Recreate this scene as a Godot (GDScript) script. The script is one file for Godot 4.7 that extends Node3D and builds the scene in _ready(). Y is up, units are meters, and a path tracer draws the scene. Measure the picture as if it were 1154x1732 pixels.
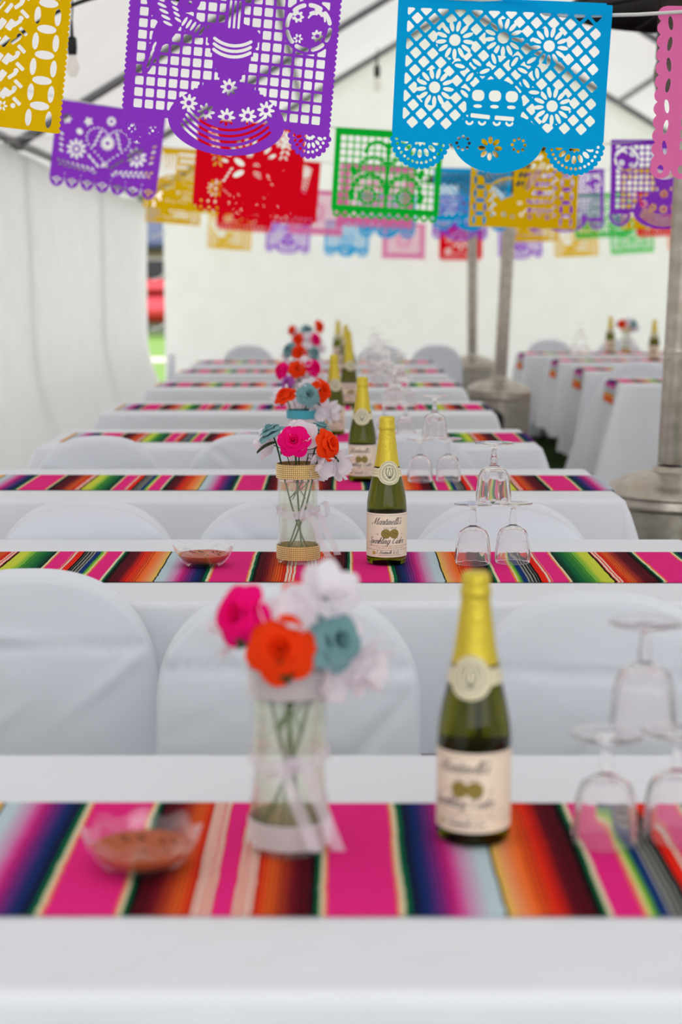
extends Node3D

# ------------------------------------------------------------------ numbers of the camera
const FPX := 2750.0
const PITCH := 0.1395
const EYE := Vector3(0, 1.305, 0)
const ORD := ["nearest", "second", "third", "fourth", "fifth", "sixth", "seventh", "eighth"]

var rng := RandomNumberGenerator.new()
var noise := FastNoiseLite.new()
var M := {}

# ------------------------------------------------------------------ a mesh under construction
class MB:
	var v := PackedVector3Array()
	var n := PackedVector3Array()
	var t := PackedVector2Array()
	var i := PackedInt32Array()

	# rows of points; normal = down the rows x along a row (flip turns it)
	func grid(rows: Array, closed := false, flip := false, uvs: Array = []) -> void:
		var base := v.size()
		var nr := rows.size()
		var nc: int = rows[0].size()
		for r in nr:
			var row: PackedVector3Array = rows[r]
			var up: PackedVector3Array = rows[maxi(r - 1, 0)]
			var dn: PackedVector3Array = rows[mini(r + 1, nr - 1)]
			for c in nc:
				var a := c - 1
				var b := c + 1
				if closed:
					a = (c - 1 + nc) % nc
					b = (c + 1) % nc
				else:
					a = maxi(a, 0)
					b = mini(b, nc - 1)
				var du := row[b] - row[a]
				var dv := dn[c] - up[c]
				if du.length_squared() < 1e-14:
					var other: PackedVector3Array = rows[r + 1] if r + 1 < nr else rows[r - 1]
					du = other[b] - other[a]
				var nn := dv.cross(du)
				if flip:
					nn = -nn
				v.append(row[c])
				n.append(nn.normalized() if nn.length_squared() > 1e-20 else Vector3.UP)
				if uvs.size():
					t.append(uvs[r][c])
				else:
					t.append(Vector2(float(c) / (nc if closed else nc - 1), float(r) / (nr - 1)))
		for r in nr - 1:
			for c in (nc if closed else nc - 1):
				var c2 := (c + 1) % nc
				var p := base + r * nc + c
				var q := base + r * nc + c2
				var s := base + (r + 1) * nc + c
				var w := base + (r + 1) * nc + c2
				if flip:
					i.append_array(PackedInt32Array([p, s, q, q, s, w]))
				else:
					i.append_array(PackedInt32Array([p, q, s, q, w, s]))

	# profile of (radius, height), turned about y
	func lathe(prof: Array, seg := 32, flute := 0.0, flutes := 0, f0 := -1e9, f1 := 1e9) -> void:
		var rows := []
		for p in prof:
			var row := PackedVector3Array()
			for k in seg:
				var a := TAU * k / seg
				var r: float = p.x
				if flutes and p.y > f0 and p.y < f1:
					r *= 1.0 + flute * absf(cos(a * flutes * 0.5))
				row.append(Vector3(cos(a) * r, p.y, sin(a) * r))
			rows.append(row)
		grid(rows, true)

	func tube(pts: Array, r: float, seg := 8, r_end := -1.0) -> void:
		var rows := []
		var side := Vector3.ZERO
		for k in pts.size():
			var d: Vector3 = (pts[mini(k + 1, pts.size() - 1)] - pts[maxi(k - 1, 0)]).normalized()
			if side == Vector3.ZERO:
				side = d.cross(Vector3.UP if absf(d.y) < 0.9 else Vector3.RIGHT).normalized()
			side = (side - d * side.dot(d)).normalized()
			var up := side.cross(d)
			var rr := r if r_end < 0.0 else lerpf(r, r_end, float(k) / (pts.size() - 1))
			var row := PackedVector3Array()
			for s in seg:
				var a := TAU * s / seg
				row.append(pts[k] + (side * cos(a) - up * sin(a)) * rr)
			rows.append(row)
		var cap0 := PackedVector3Array()
		var cap1 := PackedVector3Array()
		for s in seg:
			cap0.append(pts[0])
			cap1.append(pts[-1])
		rows.push_front(cap0)
		rows.push_back(cap1)
		grid(rows, true)

	# box with chamfered edges
	func box(c: Vector3, s: Vector3, b := 0.004, turn := Basis.IDENTITY) -> void:
		var h := s * 0.5
		b = minf(b, minf(h.x, minf(h.y, h.z)) * 0.6)
		var ring := func(x: float, z: float, y: float, bb: float) -> PackedVector3Array:
			var o := PackedVector3Array()
			for p in [[x, z - bb], [x - bb, z], [-x + bb, z], [-x, z - bb], [-x, -z + bb], [-x + bb, -z], [x - bb, -z], [x, -z + bb]]:
				o.append(c + turn * Vector3(p[0], y, p[1]))
			return o
		var rows := [ring.call(0.0, 0.0, -h.y, 0.0), ring.call(h.x - b, h.z - b, -h.y, b), ring.call(h.x, h.z, -h.y + b, b), ring.call(h.x, h.z, h.y - b, b), ring.call(h.x - b, h.z - b, h.y, b), ring.call(0.0, 0.0, h.y, 0.0)]
		for r in 5:
			for k in 8:
				var p: Vector3 = rows[r][k]
				var q: Vector3 = rows[r][(k + 1) % 8]
				var u: Vector3 = rows[r + 1][k]
				var w: Vector3 = rows[r + 1][(k + 1) % 8]
				_tri(p, q, u)
				_tri(q, w, u)

	func _tri(a: Vector3, b: Vector3, c: Vector3) -> void:
		var nn := (c - a).cross(b - a)
		if nn.length_squared() < 1e-18:
			return
		nn = nn.normalized()
		for p in [a, b, c]:
			i.append(v.size())
			v.append(p)
			n.append(nn)
			t.append(Vector2(p.x, p.y))

	# a flat polygon outline pushed along an axis
	func mesh(xf := Transform3D.IDENTITY) -> ArrayMesh:
		var a := []
		a.resize(Mesh.ARRAY_MAX)
		if xf != Transform3D.IDENTITY:
			for k in v.size():
				v[k] = xf * v[k]
				n[k] = (xf.basis * n[k]).normalized()
		a[Mesh.ARRAY_VERTEX] = v
		a[Mesh.ARRAY_NORMAL] = n
		a[Mesh.ARRAY_TEX_UV] = t
		a[Mesh.ARRAY_INDEX] = i
		var m := ArrayMesh.new()
		m.add_surface_from_arrays(Mesh.PRIMITIVE_TRIANGLES, a)
		return m


# ------------------------------------------------------------------ naming and placing
func part(called: String, m: Mesh, material: Material, parent: Node = self) -> MeshInstance3D:
	var o := MeshInstance3D.new()
	o.name = called
	o.mesh = m
	o.material_override = material
	parent.add_child(o, true)
	o.name = numbered(o, called, parent)
	return o

var taken := {}
func numbered(_o: Node, called: String, parent: Node) -> String:
	var key := str(parent.get_instance_id()) + called
	var k: int = taken.get(key, 0)
	taken[key] = k + 1
	return called if k == 0 else "%s_%03d" % [called, k]

func tag(o: Node, label: String, category: String, group := "") -> void:
	o.set_meta("label", label)
	o.set_meta("category", category)
	if group:
		o.set_meta("group", group)

func thing(called: String, label: String, category: String, where := Vector3.ZERO, turn := 0.0, group := "") -> Node3D:
	var o := Node3D.new()
	o.name = called
	add_child(o, true)
	o.name = numbered(o, called, self)
	o.position = where
	o.rotation.y = turn
	tag(o, label, category, group)
	return o

func copy_of(src: Node3D, called: String, label: String, where: Vector3, turn := 0.0, group := "") -> Node3D:
	var o: Node3D = src.duplicate()
	o.name = called
	add_child(o, true)
	o.name = numbered(o, called, self)
	o.position = where
	o.rotation.y = turn
	o.set_meta("label", label)
	if group:
		o.set_meta("group", group)
	return o

func structure(called: String, m: Mesh, material: Material) -> MeshInstance3D:
	var o := part(called, m, material)
	o.set_meta("kind", "structure")
	return o

# the place at a horizontal distance away that a point of the photograph shows
func at(px: float, py: float, dist: float) -> Vector3:
	var vx := (px - 577.0) / FPX
	var vy := -(py - 866.0) / FPX
	var f := cos(PITCH) + vy * sin(PITCH)
	var k := dist / f
	return Vector3(vx * k, EYE.y + (vy * cos(PITCH) - sin(PITCH)) * k, -dist)

# x of a pixel column at a distance and a height
func xat(px: float, dist: float, y := 0.745) -> float:
	return (px - 577.0) / FPX * (dist * cos(PITCH) - (y - EYE.y) * sin(PITCH))

func mat(c: Color, rough := 0.7, metal := 0.0) -> StandardMaterial3D:
	var m := StandardMaterial3D.new()
	m.albedo_color = c
	m.roughness = rough
	m.metallic = metal
	return m

func noise_tex(freq: float, seed_: int, size := 256, octaves := 4, normal := false, bump := 4.0, ramp: Gradient = null) -> NoiseTexture2D:
	var n := FastNoiseLite.new()
	n.seed = seed_
	n.frequency = freq
	n.fractal_octaves = octaves
	var t := NoiseTexture2D.new()
	t.width = size
	t.height = size
	t.seamless = true
	t.noise = n
	t.as_normal_map = normal
	t.bump_strength = bump
	if ramp:
		t.color_ramp = ramp
	return t

func grad(a: Color, b: Color) -> Gradient:
	var g := Gradient.new()
	g.set_color(0, a)
	g.set_color(1, b)
	return g

func tri_map(m: StandardMaterial3D, scale: float, world := true) -> void:
	m.uv1_triplanar = true
	m.uv1_world_triplanar = world
	m.uv1_scale = Vector3.ONE * scale

func noise3(p: Vector3, f: float) -> float:
	return noise.get_noise_3d(p.x * f * 100.0, p.y * f * 100.0, p.z * f * 100.0)


# ------------------------------------------------------------------ materials
func make_materials() -> void:
	var weave := noise_tex(0.35, 11, 256, 2, true, 1.5)
	var cloth := mat(Color(0.915, 0.925, 0.95), 0.85)
	cloth.normal_enabled = true
	cloth.normal_texture = noise_tex(0.006, 12, 512, 3, true, 7.0)
	cloth.normal_scale = 0.35
	tri_map(cloth, 1.6)
	M.cloth = cloth
	var cover := mat(Color(0.88, 0.895, 0.925), 0.8)
	cover.normal_enabled = true
	cover.normal_texture = noise_tex(0.006, 19, 512, 3, true, 9.0)
	cover.normal_scale = 0.3
	tri_map(cover, 2.2)
	M.cover = cover
	var tent := mat(Color(0.92, 0.92, 0.905), 0.75)
	tent.backlight_enabled = true
	tent.backlight = Color(0.81, 0.805, 0.80)
	tent.albedo_texture = noise_tex(0.006, 21, 512, 5, false, 1.0, grad(Color(0.97, 0.97, 0.965), Color(1, 1, 1)))
	tri_map(tent, 0.5)
	M.tent = tent
	var wall := mat(Color(0.93, 0.93, 0.93), 0.8)
	wall.backlight_enabled = true
	wall.backlight = Color(0.955, 0.95, 0.94)
	wall.albedo_texture = noise_tex(0.008, 22, 512, 5, false, 1.0, grad(Color(0.975, 0.975, 0.97), Color(1, 1, 1)))
	wall.normal_enabled = true
	wall.normal_texture = noise_tex(0.009, 23, 512, 4, true, 8.0)
	wall.normal_scale = 0.25
	tri_map(wall, 0.7)
	M.wall = wall
	M.pipe = mat(Color(0.50, 0.50, 0.52), 0.45, 0.6)
	M.cord = mat(Color(0.90, 0.90, 0.89), 0.8)
	M.cable = mat(Color(0.06, 0.06, 0.06), 0.6)
	M.bulb = pane(Color(0.95, 0.9, 0.8), 0.25)
	var steel := mat(Color(0.80, 0.77, 0.73), 0.36, 0.9)
	steel.albedo_texture = noise_tex(0.02, 31, 256, 4, false, 1.0, grad(Color(0.82, 0.80, 0.77), Color(1, 1, 1)))
	steel.roughness_texture = noise_tex(0.03, 32, 256, 3, false, 1.0, grad(Color(0.75, 0.75, 0.75), Color(1, 1, 1)))
	tri_map(steel, 3.0)
	steel.metallic = 0.72
	M.steel = steel
	M.dark_steel = mat(Color(0.17, 0.15, 0.14), 0.45, 0.7)
	M.burner = mat(Color(0.46, 0.42, 0.38), 0.5, 0.7)
	M.board = mat(Color(0.78, 0.77, 0.74), 0.6)
	M.black = mat(Color(0.05, 0.05, 0.05), 0.6)
	# paper
	var inks := {"yellow": Color(1.0, 0.80, 0.0), "purple": Color(0.57, 0.23, 0.81), "blue": Color(0.0, 0.72, 1.0), "pink": Color(1.0, 0.50, 0.76), "red": Color(1.0, 0.0, 0.13), "green": Color(0.02, 0.64, 0.17), "orange": Color(1.0, 0.42, 0.08)}
	for k in inks.keys():
		var c: Color = inks[k]
		var p := mat(c, 0.55)
		p.backlight_enabled = true
		var lin := c.srgb_to_linear()
		var top := maxf(lin.r, maxf(lin.g, lin.b))
		p.backlight = Color(lin.r / top * 0.9, lin.g / top * 0.9, lin.b / top * 0.9).linear_to_srgb()
		p.metallic_specular = 0.2
		M["paper_" + k] = p
	# foam roses
	for k in ["magenta", "flame", "teal", "lilac", "blush"]:
		var c: Color = {"magenta": Color(1.0, 0.02, 0.52), "flame": Color(1.0, 0.27, 0.06), "teal": Color(0.48, 0.64, 0.66), "lilac": Color(0.72, 0.35, 0.70), "blush": Color(0.95, 0.55, 0.65)}[k]
		var p := mat(c, 0.75)
		p.backlight_enabled = true
		var lin := c.srgb_to_linear()
		p.backlight = (Color(lin.r, lin.g, lin.b) * 0.6).linear_to_srgb()
		p.metallic_specular = 0.25
		M["rose_" + k] = p
	var wp := mat(Color(0.97, 0.955, 0.975), 0.7)
	wp.backlight_enabled = true
	wp.backlight = Color(0.85, 0.83, 0.86)
	M.white_petal = wp
	M.leaf = mat(Color(0.16, 0.27, 0.13), 0.6)
	M.stem = mat(Color(0.12, 0.24, 0.08), 0.6)
	M.glass = pane(Color(0.93, 0.95, 0.94), 0.02)
	var gob := mat(Color(1.0, 0.99, 0.995, 0.06), 0.02)
	gob.refraction_enabled = true
	gob.refraction_scale = 0.012
	M.goblet = gob
	M.bowl = pane(Color(0.97, 0.93, 0.93), 0.02)
	var water := pane(Color(0.80, 0.88, 0.45), 0.14)
	M.water = water
	M.gold_bead = mat(Color(0.96, 0.88, 0.66), 0.3, 0.4)
	M.gold_band = mat(Color(0.66, 0.49, 0.22), 0.45, 0.4)
	M.silver_bead = mat(Color(0.94, 0.92, 0.92), 0.25, 0.3)
	M.silver_band = mat(Color(0.55, 0.51, 0.52), 0.5, 0.3)
	M.teal_band = mat(Color(0.24, 0.63, 0.70), 0.5)
	M.teal_bead = mat(Color(0.34, 0.72, 0.78), 0.3, 0.4)
	var rib := mat(Color(0.93, 0.90, 0.94, 0.55), 0.6)
	rib.transparency = BaseMaterial3D.TRANSPARENCY_ALPHA
	rib.backlight_enabled = true
	rib.backlight = Color(0.8, 0.8, 0.82)
	M.ribbon = rib
	# bottle
	var bottle := mat(Color(0.42, 0.42, 0.0, 0.0), 0.03)
	bottle.metallic_specular = 0.15
	bottle.refraction_enabled = true
	bottle.refraction_scale = 0.036
	M.bottle = bottle
	var foil := mat(Color(0.87, 0.78, 0.24), 0.42, 0.5)
	foil.normal_enabled = true
	foil.normal_texture = noise_tex(0.05, 41, 256, 3, true, 6.0)
	foil.normal_scale = 0.4
	tri_map(foil, 9.0, false)
	M.foil = foil
	var salsa := mat(Color(0.80, 0.36, 0.03), 0.35)
	salsa.metallic_specular = 0.25
	salsa.albedo_texture = noise_tex(0.05, 51, 256, 4, false, 1.0, grad(Color(0.75, 0.68, 0.6), Color(1, 1, 1)))
	tri_map(salsa, 12.0, false)
	M.salsa = salsa
	M.herb = mat(Color(0.10, 0.12, 0.04), 0.6)
	# outdoors
	var grass := mat(Color(0.22, 0.28, 0.13), 0.9)
	grass.albedo_texture = noise_tex(0.03, 61, 512, 5, false, 1.0, grad(Color(0.55, 0.6, 0.5), Color(1, 1, 1)))
	tri_map(grass, 0.8)
	M.grass = grass
	M.blade = mat(Color(0.20, 0.31, 0.08), 0.7)
	M.lawn = mat(Color(0.40, 0.56, 0.16), 0.9)
	M.path = mat(Color(0.80, 0.78, 0.72), 0.9)
	M.house_wall = mat(Color(0.62, 0.57, 0.46), 0.9)
	M.house_roof = mat(Color(0.25, 0.30, 0.40), 0.8)
	M.window = mat(Color(0.10, 0.12, 0.14), 0.1)
	M.trim = mat(Color(0.82, 0.80, 0.76), 0.7)
	var car := mat(Color(0.80, 0.08, 0.18), 0.3)
	car.clearcoat_enabled = true
	car.clearcoat = 1.0
	M.car = car

func pane(c: Color, alpha: float) -> StandardMaterial3D:
	var m := mat(Color(c.r, c.g, c.b, alpha), 0.02)
	m.transparency = BaseMaterial3D.TRANSPARENCY_ALPHA
	return m


# ------------------------------------------------------------------ printed textures
func stamp(im: Image, x: float, y: float, r: float, c: Color) -> void:
	for yy in range(maxi(0, int(y - r - 1)), mini(im.get_height(), int(y + r + 2))):
		for xx in range(maxi(0, int(x - r - 1)), mini(im.get_width(), int(x + r + 2))):
			var d := Vector2(xx + 0.5 - x, yy + 0.5 - y).length()
			var k := clampf(r - d + 0.5, 0.0, 1.0)
			if k > 0.0:
				im.set_pixel(xx, yy, im.get_pixel(xx, yy).lerp(c, k * c.a))

func script_letters() -> Dictionary:
	return {
		"M": [1.85, [-0.25, 0.25, -0.1, 0.0, 0.2, 0.4, 0.5, 1.9], [0.5, 1.9, 0.62, 0.9, 0.72, 0.1], [0.72, 0.1, 1.0, 1.0, 1.35, 1.95], [1.35, 1.95, 1.36, 0.9, 1.42, 0.15, 1.6, 0.0, 1.85, 0.3]],
		"a": [1.0, [0.75, 0.85, 0.45, 1.0, 0.1, 0.6, 0.15, 0.1, 0.5, 0.05, 0.78, 0.8], [0.8, 1.0, 0.72, 0.2, 0.85, 0.02, 1.05, 0.25]],
		"r": [0.72, [0.0, 0.25, 0.2, 1.05, 0.3, 0.8, 0.55, 0.9], [0.55, 0.9, 0.42, 0.2, 0.52, 0.0, 0.78, 0.3]],
		"t": [0.6, [0.3, 1.6, 0.2, 0.3, 0.35, 0.0, 0.65, 0.3], [0.0, 1.05, 0.6, 1.05]],
		"i": [0.5, [0.0, 0.3, 0.2, 1.0, 0.15, 0.2, 0.3, 0.0, 0.55, 0.3], [0.25, 1.35, 0.3, 1.42]],
		"n": [0.98, [0.0, 0.9, 0.15, 1.0, 0.15, 0.0], [0.15, 0.55, 0.45, 1.0, 0.65, 0.85, 0.6, 0.2, 0.75, 0.0, 1.02, 0.3]],
		"e": [0.7, [0.0, 0.4, 0.4, 0.6, 0.5, 0.9, 0.3, 1.0, 0.08, 0.6, 0.12, 0.15, 0.4, 0.0, 0.75, 0.3]],
		"l": [0.52, [0.0, 0.3, 0.4, 1.3, 0.42, 1.9, 0.25, 1.9, 0.15, 0.8, 0.2, 0.1, 0.4, 0.0, 0.6, 0.3]],
		"'": [0.2, [0.1, 1.9, 0.05, 1.5]],
		"s": [0.6, [0.0, 0.2, 0.35, 1.0, 0.3, 0.8, 0.5, 0.4, 0.4, 0.05, 0.1, 0.02, -0.02, 0.15]],
		"S": [1.15, [1.1, 1.6, 0.9, 1.95, 0.5, 1.9, 0.4, 1.5, 0.8, 1.0, 0.85, 0.4, 0.5, 0.0, 0.05, 0.1, -0.1, 0.45, 0.1, 0.6]],
		"p": [0.88, [0.0, 0.9, 0.15, 1.0, 0.02, -0.8], [0.1, 0.7, 0.4, 1.0, 0.7, 0.8, 0.65, 0.2, 0.35, 0.0, 0.1, 0.15], [0.45, 0.02, 0.9, 0.3]],
		"k": [0.8, [0.0, 0.3, 0.35, 1.3, 0.35, 1.9, 0.2, 1.9, 0.12, 0.8, 0.1, 0.0], [0.12, 0.5, 0.5, 1.0, 0.5, 0.7, 0.15, 0.5, 0.5, 0.05, 0.85, 0.3]],
		"g": [0.95, [0.7, 0.85, 0.4, 1.0, 0.1, 0.6, 0.15, 0.1, 0.5, 0.05, 0.72, 0.8], [0.75, 1.0, 0.6, -0.6, 0.3, -0.85, 0.1, -0.6, 0.5, -0.1, 1.0, 0.3]],
		"C": [1.2, [1.2, 1.5, 1.05, 1.9, 0.5, 1.8, 0.1, 1.0, 0.2, 0.2, 0.6, 0.0, 1.15, 0.35]],
		"d": [1.0, [0.75, 0.85, 0.45, 1.0, 0.1, 0.6, 0.15, 0.1, 0.5, 0.05, 0.78, 0.8], [1.0, 1.95, 0.75, 0.2, 0.88, 0.02, 1.05, 0.25]],
		"o": [0.9, [0.5, 1.0, 0.12, 0.6, 0.2, 0.1, 0.5, 0.02, 0.78, 0.5, 0.5, 1.0, 0.95, 0.85]],
		"&": [1.3, [1.1, 0.4, 0.8, 0.0, 0.3, 0.0, 0.2, 0.5, 0.8, 1.2, 0.6, 1.6, 0.35, 1.3, 0.6, 0.6, 1.1, 0.0]],
		".": [0.4, [0.15, 0.05, 0.18, 0.05]],
		" ": [0.75],
	}

func write_script(im: Image, words: String, x0: float, base: float, size: float, pen: float, c: Color, slant := 0.5) -> void:
	var letters := script_letters()
	var x := 0.0
	for ch in words:
		var l: Array = letters[ch]
		for k in range(1, l.size()):
			var s: Array = l[k]
			var pts := []
			for j in s.size() / 2:
				pts.append(Vector2(x + s[j * 2], s[j * 2 + 1]))
			for j in pts.size() - 1:
				var p0: Vector2 = pts[maxi(j - 1, 0)]
				var p3: Vector2 = pts[mini(j + 2, pts.size() - 1)]
				var steps := int(maxf(3.0, (pts[j + 1] - pts[j]).length() * size * 0.7))
				for q in steps + 1:
					var f := float(q) / steps
					var p: Vector2 = pts[j].cubic_interpolate(pts[j + 1], p0, p3, f)
					var dir: Vector2 = (pts[j + 1] - pts[j]).normalized()
					var w := pen * (0.55 + 0.9 * clampf(-dir.y, 0.0, 1.0))
					stamp(im, x0 + (p.x + p.y * slant) * size, base - p.y * size, w, c)
		x += l[0]

func write_print(im: Image, words: String, cx: float, base: float, px: float, c: Color, serif := true) -> void:
	var f := SystemFont.new()
	f.font_names = PackedStringArray(["Droid Serif" if serif else "Droid Sans"])
	var tm := TextMesh.new()
	tm.text = words
	tm.font = f
	tm.font_size = 32
	tm.pixel_size = px / 32.0
	tm.depth = 0.0
	var a := tm.get_mesh_arrays()
	var vs: PackedVector3Array = a[Mesh.ARRAY_VERTEX]
	var ix: PackedInt32Array = a[Mesh.ARRAY_INDEX] if a[Mesh.ARRAY_INDEX] != null else PackedInt32Array(range(vs.size()))
	var w := im.get_width()
	var h := im.get_height()
	for k in ix.size() / 3:
		var p := Vector2(cx + vs[ix[k * 3]].x, base - vs[ix[k * 3]].y)
		var q := Vector2(cx + vs[ix[k * 3 + 1]].x, base - vs[ix[k * 3 + 1]].y)
		var r := Vector2(cx + vs[ix[k * 3 + 2]].x, base - vs[ix[k * 3 + 2]].y)
		if absf((q - p).cross(r - p)) < 0.02:
			continue
		for y in range(maxi(0, int(minf(p.y, minf(q.y, r.y)))), mini(h, int(maxf(p.y, maxf(q.y, r.y))) + 2)):
			for x in range(maxi(0, int(minf(p.x, minf(q.x, r.x)))), mini(w, int(maxf(p.x, maxf(q.x, r.x))) + 2)):
				if Geometry2D.point_is_inside_triangle(Vector2(x + 0.5, y + 0.5), p, q, r):
					im.set_pixel(x, y, c)

func coin(im: Image, x: float, y: float, r: float) -> void:
	stamp(im, x, y, r, Color(0.36, 0.33, 0.12))
	stamp(im, x, y, r * 0.93, Color(0.62, 0.54, 0.20))
	for k in 28:
		var a := TAU * k / 28
		stamp(im, x + cos(a) * r * 0.8, y + sin(a) * r * 0.8, r * 0.05, Color(0.38, 0.34, 0.12))
	stamp(im, x, y, r * 0.66, Color(0.56, 0.49, 0.18))
	for k in 40:
		var a := k * 2.4
		var q := r * 0.55 * sqrt(k / 40.0)
		stamp(im, x + cos(a) * q, y + sin(a) * q * 0.9, r * (0.06 if k % 2 else 0.1), Color(0.40, 0.36, 0.12) if k % 3 else Color(0.74, 0.66, 0.32))

func label_texture() -> ImageTexture:
	var im := Image.create(1024, 612, false, Image.FORMAT_RGB8)
	im.fill(Color(0.95, 0.90, 0.81))
	var ink := Color(0.22, 0.21, 0.22)
	var rule := Color(0.45, 0.38, 0.30)
	im.fill_rect(Rect2i(60, 26, 904, 3), rule)
	im.fill_rect(Rect2i(60, 506, 904, 4), rule)
	im.fill_rect(Rect2i(60, 44, 3, 450), Color(0.72, 0.62, 0.50))
	write_script(im, "Martinelli's", 246, 152, 48, 3.4, ink, 0.55)
	write_print(im, "GOLD MEDAL", 512, 200, 30, ink)
	coin(im, 448, 282, 66)
	coin(im, 566, 282, 66)
	write_print(im, "18", 330, 290, 28, ink)
	write_print(im, "68", 690, 290, 28, ink)
	write_script(im, "Sparkling Cider", 176, 418, 43, 3.3, ink, 0.5)
	var small := Color(0.66, 0.46, 0.30)
	for row in 2:
		var x := 200.0 + row * 110
		while x < 830 - row * 110:
			var w := 5.0 + float(int(x * 7.3) % 9)
			im.fill_rect(Rect2i(int(x), 450 + row * 27 - (int(x) % 3), int(w), 9), small)
			x += w + (4 if int(x) % 5 else 12)
	write_script(im, "S. Martinelli & Co.", 300, 562, 22, 2.0, ink, 0.5)
	im.fill_rect(Rect2i(340, 578, 330, 6), Color(0.55, 0.48, 0.40))
	im.fill_rect(Rect2i(250, 530, 46, 46), Color(0.76, 0.60, 0.22))
	im.generate_mipmaps()
	return ImageTexture.create_from_image(im)

func neck_texture() -> ImageTexture:
	var im := Image.create(512, 256, false, Image.FORMAT_RGB8)
	im.fill(Color(0.90, 0.87, 0.74))
	var ink := Color(0.30, 0.32, 0.28)
	var c := Vector2(256, 128)
	for k in 160:
		var a := TAU * k / 160
		stamp(im, c.x + cos(a) * 108, c.y + sin(a) * 108, 2.5, Color(0.55, 0.52, 0.38))
		stamp(im, c.x + cos(a) * 78, c.y + sin(a) * 78, 2.0, ink)
	for k in 26:
		var a := PI * 0.62 + PI * 1.76 * k / 25.0
		for q in 5:
			stamp(im, c.x + cos(a) * (62 + q * 5), c.y + sin(a) * (62 + q * 5), 2.2, ink)
	for s in [-1.0, 1.0]:
		for k in 30:
			var f := k / 29.0
			stamp(im, c.x + s * (14 + 26 * sin(f * PI * 0.8)), c.y + 46 - 92 * f, 4.5, ink)
			stamp(im, c.x + s * (6 + 10 * sin(f * PI)), c.y + 36 - 60 * f, 3.0, ink)
	stamp(im, c.x, c.y + 46, 13, ink)
	stamp(im, c.x, c.y - 40, 9, ink)
	im.fill_rect(Rect2i(0, 112, 140, 3), Color(0.62, 0.56, 0.34))
	im.fill_rect(Rect2i(372, 112, 140, 3), Color(0.62, 0.56, 0.34))
	im.fill_rect(Rect2i(0, 142, 140, 3), Color(0.62, 0.56, 0.34))
	im.fill_rect(Rect2i(372, 142, 140, 3), Color(0.62, 0.56, 0.34))
	im.generate_mipmaps()
	return ImageTexture.create_from_image(im)

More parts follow.
